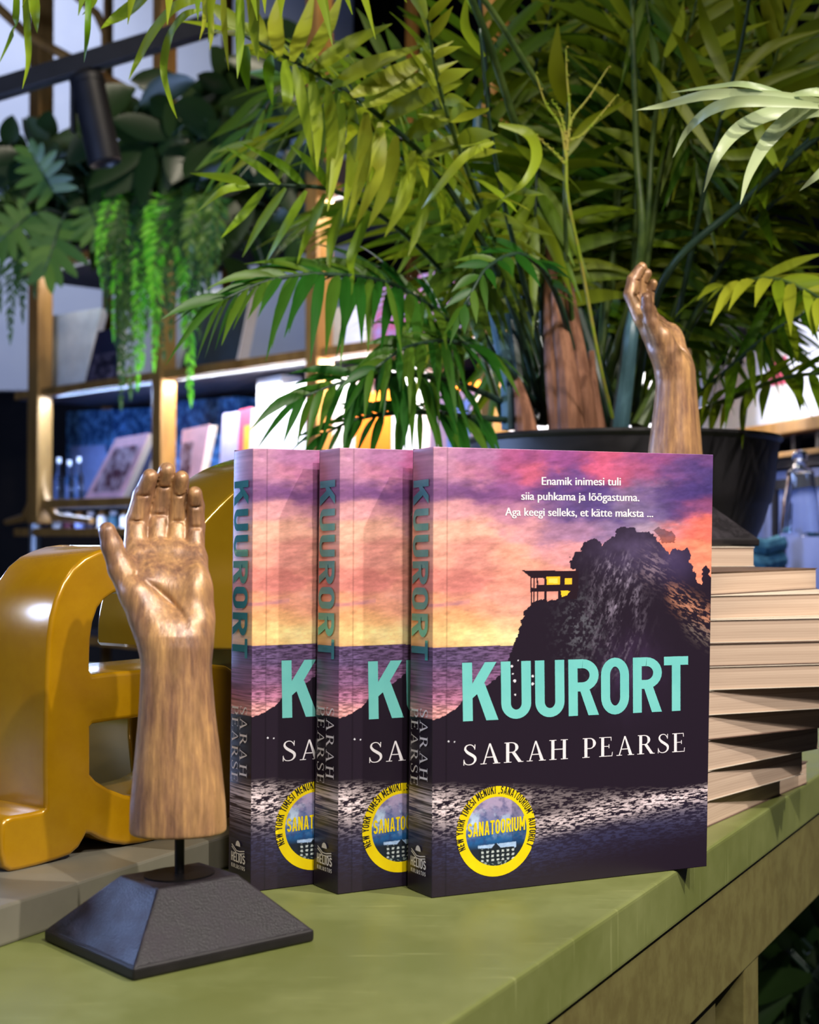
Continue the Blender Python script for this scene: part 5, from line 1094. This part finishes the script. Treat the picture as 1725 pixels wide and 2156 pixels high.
for q, lab, mc in (([(1060, 890), (1150, 880), (1150, 770), (1060, 780)], 'white carton right of the fourth bronze post, behind the trunks', 'white'), ([(1225, 880), (1300, 870), (1300, 740), (1225, 750)], 'white carton seen between the palm stems', 'white'), ([(1318, 870), (1420, 860), (1420, 700), (1318, 710)], 'white carton behind the rear wooden hand', 'white')):
    onshelf(q, -.06, .05, 'carton', lab, 'box', MC[mc], 'cartons on the middle shelf', pages=False, z=zm_)
onshelf([(905, 886), (1000, 868), (1000, 818), (906, 830)], -.02, .02, 'book', 'pale pink book with blue picture low on the middle shelf', 'book', MC['pink'], pic=((.4, .3, .9, .9), MC['paleblue']), z=zm_)
for q, lab, mm in (([(786, 722), (870, 702), (868, 596), (786, 610)], 'pink flowery book on the upper shelf behind the palm', m_flowers), ([(880, 702), (1000, 672), (1000, 560), (882, 580)], 'wide purple flowery book on the upper shelf behind the palm', m_flowers), ([(690, 742), (770, 724), (768, 640), (690, 652)], 'white book on the upper shelf right of the third bronze post', MC['white'])):
    onshelf(q, -.05, .025, 'book', lab, 'book', mm, z=zt_)
m_glass = mat('clear_glass', (236, 242, 250), 0.03, 0, 0.5, trans=1.0, c2=(240, 244, 252), scale=10)
m_cap = mat('white_cap', (220, 222, 230), 0.4, c2=(228, 230, 236), scale=20)
for i, (px, y0, h) in enumerate(((104, 968, .085), (124, 962, .09), (146, 970, .082), (166, 966, .088))):
    p = SPX(px, 1000, -.05); t = thing('glass_bottle', ['clear glass bottle closest to the left bronze post', 'second glass bottle right of the left bronze post', 'third glass bottle right of the left bronze post', 'glass bottle next to the pink book'][i], 'bottle', (p.x, p.y, LV['mid'] + .0004), 0, 'glass bottles on the middle shelf')
    MB().lathe([(.009, 0), (.010, .002), (.010, h * .6), (.004, h * .78), (.004, h)], 16).build('glass', m_glass, t, smooth=40)
    MB().lathe([(.005, h + .0002), (.005, h + .012)], 12).build('cap', m_cap, t)
for i in range(8):
    px = 96 + i * 24; p = SPX(px, 1090, -.06); c = ['navy', 'white', 'maroon', 'paleblue', 'navy', 'white', 'teal', 'white'][i]
    lab = ['dark jar at the left end of the lowest visible shelf', 'white jar second along the lowest visible shelf', 'maroon jar on the lowest visible shelf', 'pale blue jar right of the maroon jar', 'dark jar midway along the lowest visible shelf', 'white jar right of the midway dark jar', 'teal jar on the lowest visible shelf', 'white jar at the right end, just behind the thumb'][i]
    t = thing('jar', lab, 'jar', (p.x, p.y, LV['low'] - .0116), 0, 'jars on the lowest visible shelf')
    MB().lathe([(.011, 0), (.0115, .002), (.0115, .026), (.008, .030)], 14).build('jar_body', MC[c], t, smooth=40); MB().lathe([(.0085, .0302), (.0085, .039)], 14).build('lid', m_brass if i % 2 else m_cap, t, smooth=40)
def strip(name, s0, s1, z, o, e, col):
    L = bpy.data.lights.new(name, 'AREA'); L.shape = 'RECTANGLE'; L.size = abs(s1 - s0); L.size_y = .02; L.energy = e; L.color = col
    o_ = bpy.data.objects.new(name, L); COL.objects.link(o_); p = SW((s0 + s1) / 2, z, o); o_.location = p
    o_.rotation_euler = (math.radians(-22), 0, RZ_S); return o_
strip('shelf_led_strip', s84 + .05, s_of(330), LV['top'] - .022, -.025, 5.0, (.45, .62, 1.0))
strip('shelf_led_strip', s_of(360), s_of(660), LV['top'] - .022, -.025, 4.5, (.92, .95, 1.0))
strip('shelf_led_strip', s_of(685), s_of(1030), LV['top'] - .022, -.025, 5.0, (1.0, .95, .90))
strip('shelf_led_strip', s_of(1060), s_of(1420), LV['top'] - .022, -.025, 5.0, (1.0, .95, .90))
strip('shelf_led_strip', s_of(660), s_of(1030), LV['cap'] - .022, -.025, 3.0, (1.0, .92, .90))
strip('shelf_led_strip', s84 + .05, s_of(330), LV['mid'] - .022, -.025, .8, (.55, .68, 1.0))
strip('shelf_led_strip', s84 + .05, s_of(640), LV['cap'] - .022, -.025, 1.6, (.85, .9, 1.0))
# right-hand display: white cartons over a bronze rail, grey-blue cabinet, glass bell
A2 = U(1540, 905, 2.2); B2_ = U(1725, 872, 1.92); D2 = Vector((B2_.x - A2.x, B2_.y - A2.y, 0)).normalized(); N2 = Vector((D2.y, -D2.x, 0)); N2 = -N2 if N2.y > 0 else N2; RZ2 = math.atan2(D2.y, D2.x)
def S2(px, py, o=0.0): return UV_(px, py, A2 + N2 * o, N2)
def W2(s, z, o=0.0): p = A2 + D2 * s + N2 * o; return Vector((p.x, p.y, z))
def box2(mb, s0, s1, o0, o1, z0, z1):
    q = [(s0, o1), (s0, o0), (s1, o0), (s1, o1)]; return mb.hexa([W2(a, z0, b) for a, b in q], [W2(a, z1, b) for a, b in q])
m_cab = mat('blue_grey_cabinet', (112, 120, 158), 0.45, c2=(120, 128, 166), scale=14)
m_black2 = mat('black_rack', (22, 20, 24), 0.5, c2=(30, 28, 32), scale=30)
zr = A2.z
rk = thing('display_rack', 'black display rack with two bronze rails, right of the plant pot', 'rack', W2(.3, FLOOR_Z, -.14))
child(box2(MB(), -.16, .75, -.02, 0, zr - .018, zr), 'rail', m_brass, rk, bevel=.002)
zr2 = S2(1680, 949).z
child(box2(MB(), -.16, .75, -.01, .006, zr2 - .007, zr2), 'rail', m_brass, rk, bevel=.001)
child(box2(MB(), -.16, .75, -.30, -.0205, zr - .018, zr - .0005), 'shelf_board', m_board, rk)
child(box2(MB(), -.16, .75, -.30, -.28, FLOOR_Z, zr - .019), 'back_panel', m_black2, rk)
child(box2(MB(), -.16, .75, -.2, -.012, zr2 - .02, zr2 - .008), 'shelf_board', m_black2, rk)
for a in (.16, .235, .33, .43): child(box2(MB(), a, a + .012, -.03, -.02, zr2 + .0005, zr - .019), 'divider', m_black2, rk)
for a in (-.15, .72): child(box2(MB(), a, a + .02, -.28, -.26, FLOOR_Z, zr - .02), 'leg', m_black2, rk)
for q, lab, mc in (([(1470, 905), (1560, 895), (1560, 770), (1470, 776)], 'white carton on the bronze rail shelf, behind frond tips', 'white'), ([(1566, 895), (1668, 876), (1668, 700), (1566, 712)], 'large brightly lit white carton on the bronze rail shelf', 'white'), ([(1672, 876), (1790, 855), (1790, 640), (1672, 655)], 'white carton cut off by the right edge, on the bronze rail shelf', 'white')):
    onshelf(q, -.05, .08, 'carton', lab, 'box', MC[mc], 'white cartons on the bronze rail shelf', pages=False, plane=S2, z=zr + .0004, pic=((.55, .45, .9, .75), MC['rose']) if 'large' in lab else None)
lamp('rack_spotlight', 'SPOT', W2(.30, .95, .35), W2(.22, zr + .10, -.05), 16, (1, .95, .92), .03, 70, .6)
cb = thing('cabinet', 'blue grey panelled cabinet standing under the bronze rail', 'cabinet', W2(.3, FLOOR_Z, -.10))
child(box2(MB(), .02, .7, -.18, -.03, FLOOR_Z, zr2 - .022), 'carcass', m_cab, cb, bevel=.002)
sd0 = (S2(1648, 1050, -.03) - A2).dot(D2); zd = S2(1660, 1010, -.03).z
dr = child(box2(MB(), sd0 - .03, .68, -.0298, -.018, FLOOR_Z + .1, zd + .012), 'door', m_cab, cb, bevel=.002)
mo = MB(); mo = box2(mb=mo, s0=sd0, s1=sd0 + .014, o0=-.0178, o1=-.013, z0=FLOOR_Z + .14, z1=zd); mo = box2(mo, sd0 + .0142, .66, -.0178, -.013, zd - .014, zd); mo = box2(mo, sd0 + .030, sd0 + .036, -.0178, -.015, FLOOR_Z + .14, zd - .03)
c = mo.build('moulding', m_black2, None); c.data.transform(Matrix.Translation(-Vector(cb.location))); c.parent = dr
lamp('cabinet_lamp', 'SPOT', W2(.35, .75, .45), W2(.32, .10, -.03), 9, (.72, .78, 1.0), .05, 80, .7)
q = S2(1606, 1150, .035); t = thing('teal_throw', 'teal knitted throw hanging between the pot and the cabinet', 'throw', (q.x, q.y, .02))
m_teal_k = mat('teal_knit', (40, 84, 100), 0.9, c2=(74, 124, 138), scale=90, bump=.6)
tm = MB()
for i in range(7): tm.tube([(-.028, 0, .012 + i * .022), (0, -.010, .005 + i * .022), (.028, 0, .012 + i * .022)], .0115, 8)
tm.build('knit', m_teal_k, t, smooth=True)
q = S2(1686, 1040, .075); zb = S2(1690, 1130, .075).z; hh = S2(1690, 960, .075).z - zb; bl = thing('glass_bell', 'clear glass bell hanging from the lower bronze rail', 'ornament', (q.x, q.y, zb))
MB().lathe([(.026, 0), (.025, .004), (.0215, hh * .45), (.0165, hh * .74), (.017, hh * .80), (.008, hh * .88), (.0065, hh * .93), (.0055, hh * .93), (.007, hh * .87), (.0148, hh * .79), (.0142, hh * .74), (.0195, hh * .45), (.0235, .004)], 24, capb=False, capt=False).build('glass', m_glass, bl, smooth=40)
MB().lathe([(.0, hh * .93), (.009, hh * .95), (.011, hh * 1.0), (.007, hh * 1.06), (.0, hh * 1.08)], 16, capb=False, capt=False).build('knob', m_glass, bl, smooth=True)

# ------------------------------------------------------------------ track light and greenery on top of the shelving
m_track = mat('black_track', (16, 15, 18), 0.45, 0.3, c2=(22, 21, 24), scale=30)
ra, rb = U(-90, 214, 2.3), U(452, 50, 2.3); tr_ = thing('track_rail', 'black lighting track running diagonally across the upper left', 'lighting track', (ra + rb) / 2)
dv = (rb - ra); Mr = dv.to_track_quat('X', 'Z').to_matrix()
MB().box((0, 0, 0), (dv.length, .026, .030), M=Mr).build('track', m_track, tr_, bevel=.002)
MB().box((0, 0, -.0165), (dv.length, .012, .003), M=Mr).build('slot', m_black2, tr_)
k0 = U(184, 172, 2.3); k1 = U(222, 345, 2.3); sp_ = thing('track_spotlight', 'black cylindrical spotlight hanging from the diagonal track', 'spotlight', k0)
ax = (k1 - k0); Q = ax.to_track_quat('Z', 'Y').to_matrix().to_4x4(); Lh = ax.length
ms = MB().lathe([(.022, -.012), (.0275, -.006), (.0275, .004)], 24).mesh('cap', 40); ms.transform(Q); link('cap', ms, m_track, sp_)
ms = MB().lathe([(.0265, .0045), (.0265, Lh - .002), (.024, Lh), (.021, Lh - .006), (.0, Lh - .012)], 28, capt=False).mesh('lamp_body', 40); ms.transform(Q); link('lamp_body', ms, m_track, sp_)
arm = MB().tube([(0, 0, -.004), (0, -.002, .014), (.004, 0, U(190, 150, 2.3).z - k0.z + .006)], .009, 10); arm.box((-.022, 0, -.03), (.006, .02, .10)); arm.build('bracket', m_track, sp_, smooth=40)
lamp('blue_rim_lamp', 'SPOT', U(-60, 420, 1.9), k0, 3.0, (.30, .45, 1.0), .02, 60, .6)

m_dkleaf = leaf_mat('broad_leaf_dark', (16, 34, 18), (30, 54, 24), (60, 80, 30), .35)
m_mons = leaf_mat('split_leaf', (22, 62, 34), (44, 92, 42), (120, 150, 50), .4)
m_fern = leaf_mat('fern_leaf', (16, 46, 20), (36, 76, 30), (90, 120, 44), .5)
m_fernb = leaf_mat('fern_leaf_green_lit', (40, 130, 16), (90, 190, 30), (150, 220, 60), .5)  # fern leaf with the green light on it painted into its colour
OVAL = [.10, .55, .88, 1, .96, .80, .52, .06]
def clump(label, px, py, d, spread, n, L, w, m, seed, group='plants on top of the shelving', down=.2):
    r = random.Random(seed); c = U(px, py, d); t = thing('leafy_plant', label, 'plant', c, 0, group); lm = LeafMB()
    for i in range(n):
        a = r.uniform(0, 6.28); e = r.uniform(-.5, 1.0); q = c + Vector((r.gauss(0, 1) * spread[0], r.gauss(0, .6) * .06, r.gauss(0, 1) * spread[1]))
        dr = Vector((math.cos(a), -abs(r.gauss(.25, .3)), math.sin(a) * .8 + .15 - down)).normalized()
        st = q - dr * L * .35 + Vector((0, .03, -.02)); lm.stem([c + Vector((0, .02, -.05)), (c + st) / 2 + Vector((0, 0, .02)), st, q - dr * .005], .003, .0018, 5)
        lm.blade(q, dr, dr.cross(Vector((r.uniform(-.4, .4), -1, r.uniform(-.3, .3)))), L * r.uniform(.7, 1.25), w * r.uniform(.75, 1.2), r.uniform(.1, .45), r.uniform(0, .35), .18, prof=OVAL)
    lm.build('foliage', [m, m_stemd], t, c); return t
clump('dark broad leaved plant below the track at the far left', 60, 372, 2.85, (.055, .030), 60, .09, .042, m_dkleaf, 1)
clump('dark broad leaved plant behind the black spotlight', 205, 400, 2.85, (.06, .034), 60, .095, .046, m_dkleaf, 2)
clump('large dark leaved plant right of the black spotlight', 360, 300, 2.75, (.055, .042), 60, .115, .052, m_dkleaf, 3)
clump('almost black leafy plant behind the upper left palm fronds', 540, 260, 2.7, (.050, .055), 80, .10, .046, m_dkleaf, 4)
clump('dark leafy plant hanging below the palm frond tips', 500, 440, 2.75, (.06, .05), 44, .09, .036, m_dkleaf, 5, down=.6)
def split_leaf(lm, c, d, size, r):
    d = d.normalized(); s = d.cross(Vector((0, -1, .15))).normalized()
    lm.stem([c, c + d * size * .5, c + d * size * .86], .0025, .0012, 5)
    for k in range(6):
        t = .04 + .8 * k / 5
        for sg in (-1, 1):
            a = math.radians(112 - 82 * k / 5 + r.uniform(-5, 5)); dd = d * math.cos(a) + s * sg * math.sin(a) + Vector((0, -.12, 0))
            lm.blade(c + d * size * t * .9, dd, d, size * (.62 - .18 * abs(k - 2) / 3) * r.uniform(.9, 1.1), size * .19, .22, r.uniform(.1, .5), .1, prof=[.75, .95, 1, .98, .92, .8, .55, .1])
r = random.Random(8); c = U(150, 470, 2.75); t = thing('monstera', 'plant with split fingered leaves hanging left of the ferns', 'plant', c, 0, 'plants on top of the shelving'); lm = LeafMB()
for px, py, dx, dz, sz in ((128, 470, -.25, -1, .115), (60, 455, -.7, -.7, .10), (190, 440, .4, -.9, .085), (110, 400, -.3, .6, .09)):
    q = U(px, py, 2.72); lm.stem([c + Vector((0, .05, .02)), (c + q) / 2 + Vector((0, 0, .02)), q], .003, .002, 5); split_leaf(lm, q, Vector((dx, -.25, dz)), sz, r)
lm.build('foliage', [m_mons, m_stemd], t, c)
def fern(label, px, py, d, tips, L, w, n, m, seed, mats2=None, tipm=None):
    global R
    R = random.Random(seed); c = U(px, py, d); t = thing('hanging_fern', label, 'fern', c, 0, 'hanging ferns')
    for i, (x, y) in enumerate(tips):
        mx_ = px + (x - px) * .75 + R.uniform(-14, 14)
        frond([(px + R.uniform(-12, 12), py + R.uniform(-10, 10), d + .02), (mx_, py + (y - py) * .22 - 24, d - .04), (x + R.uniform(-6, 6), py + (y - py) * .6, d - .06), (x, y, d - .05)], L * R.uniform(.85, 1.15), w, n, .10, R.uniform(.1, .4), .35, 74, 30, [m if i % 3 else (tipm or m), m_stem],
              r=.0016, up=(0, -1, .2), jit=.14, parent=t, origin=c, lcurve=lambda t_: 1.0 - .75 * t_ ** 1.5)
    return t
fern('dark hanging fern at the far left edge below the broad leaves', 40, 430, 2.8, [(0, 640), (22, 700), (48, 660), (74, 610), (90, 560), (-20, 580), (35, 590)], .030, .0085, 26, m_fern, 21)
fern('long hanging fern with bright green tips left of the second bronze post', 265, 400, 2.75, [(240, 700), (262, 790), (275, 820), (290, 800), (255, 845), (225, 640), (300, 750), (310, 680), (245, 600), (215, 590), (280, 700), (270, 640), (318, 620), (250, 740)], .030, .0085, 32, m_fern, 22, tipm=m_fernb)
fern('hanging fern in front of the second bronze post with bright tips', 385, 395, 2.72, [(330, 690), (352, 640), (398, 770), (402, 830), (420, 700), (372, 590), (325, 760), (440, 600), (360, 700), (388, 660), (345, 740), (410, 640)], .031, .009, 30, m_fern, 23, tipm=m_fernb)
fern('yellow green hanging fern left of the palm frond tips', 430, 410, 2.66, [(420, 590), (440, 610), (455, 570), (402, 560), (436, 520)], .030, .010, 22, m_mons, 24)
lamp('fern_green_lamp', 'SPOT', U(300, 1000, 2.25), U(310, 800, 2.7), 5.0, (.62, 1.0, .40), .03, 15, .7)
tg = MB(); sbox(tg, s0 + .02, s_of(640), -.24, -.02, LV['cap'] + .0005, LV['cap'] + .085); tag(tg.build('planter_trough', mat('plum_grey_trough', (58, 50, 58), 0.6, c2=(66, 58, 66), scale=12), bevel=.004), 'long plum grey planter trough on top of the shelving, under the hanging plants', 'planter')

# ------------------------------------------------------------------ floor plant beyond the table corner
fp = thing('floor_plant', 'dark leafy floor plant beyond the table, bottom right corner', 'plant', (.74, 1.75, FLOOR_Z)); lm = LeafMB(); r = random.Random(31); fo = Vector(fp.location)
for i in range(90):
    q = U(r.uniform(1585, 1790), r.uniform(1760, 2230), r.uniform(1.5, 1.9)); dr = Vector((r.uniform(-1, 1), r.uniform(-.6, .2), r.uniform(-.9, .5))).normalized()
    if i % 3 == 0: lm.stem([fo + Vector((0, 0, .24)), (fo + q) / 2 + Vector((0, 0, .12)), q], .004, .002, 5)
    lm.blade(q, dr, dr.cross(Vector((r.uniform(-.4, .4), -1, .2))), r.uniform(.09, .16), r.uniform(.022, .034), r.uniform(.2, .6), r.uniform(0, .3), .2)
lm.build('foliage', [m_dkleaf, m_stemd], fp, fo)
MB().lathe([(.11, .0005), (.15, .24), (.155, .25), (.14, .25), (.135, .22)], 32, capt=False).build('pot', m_pot, fp, smooth=30)
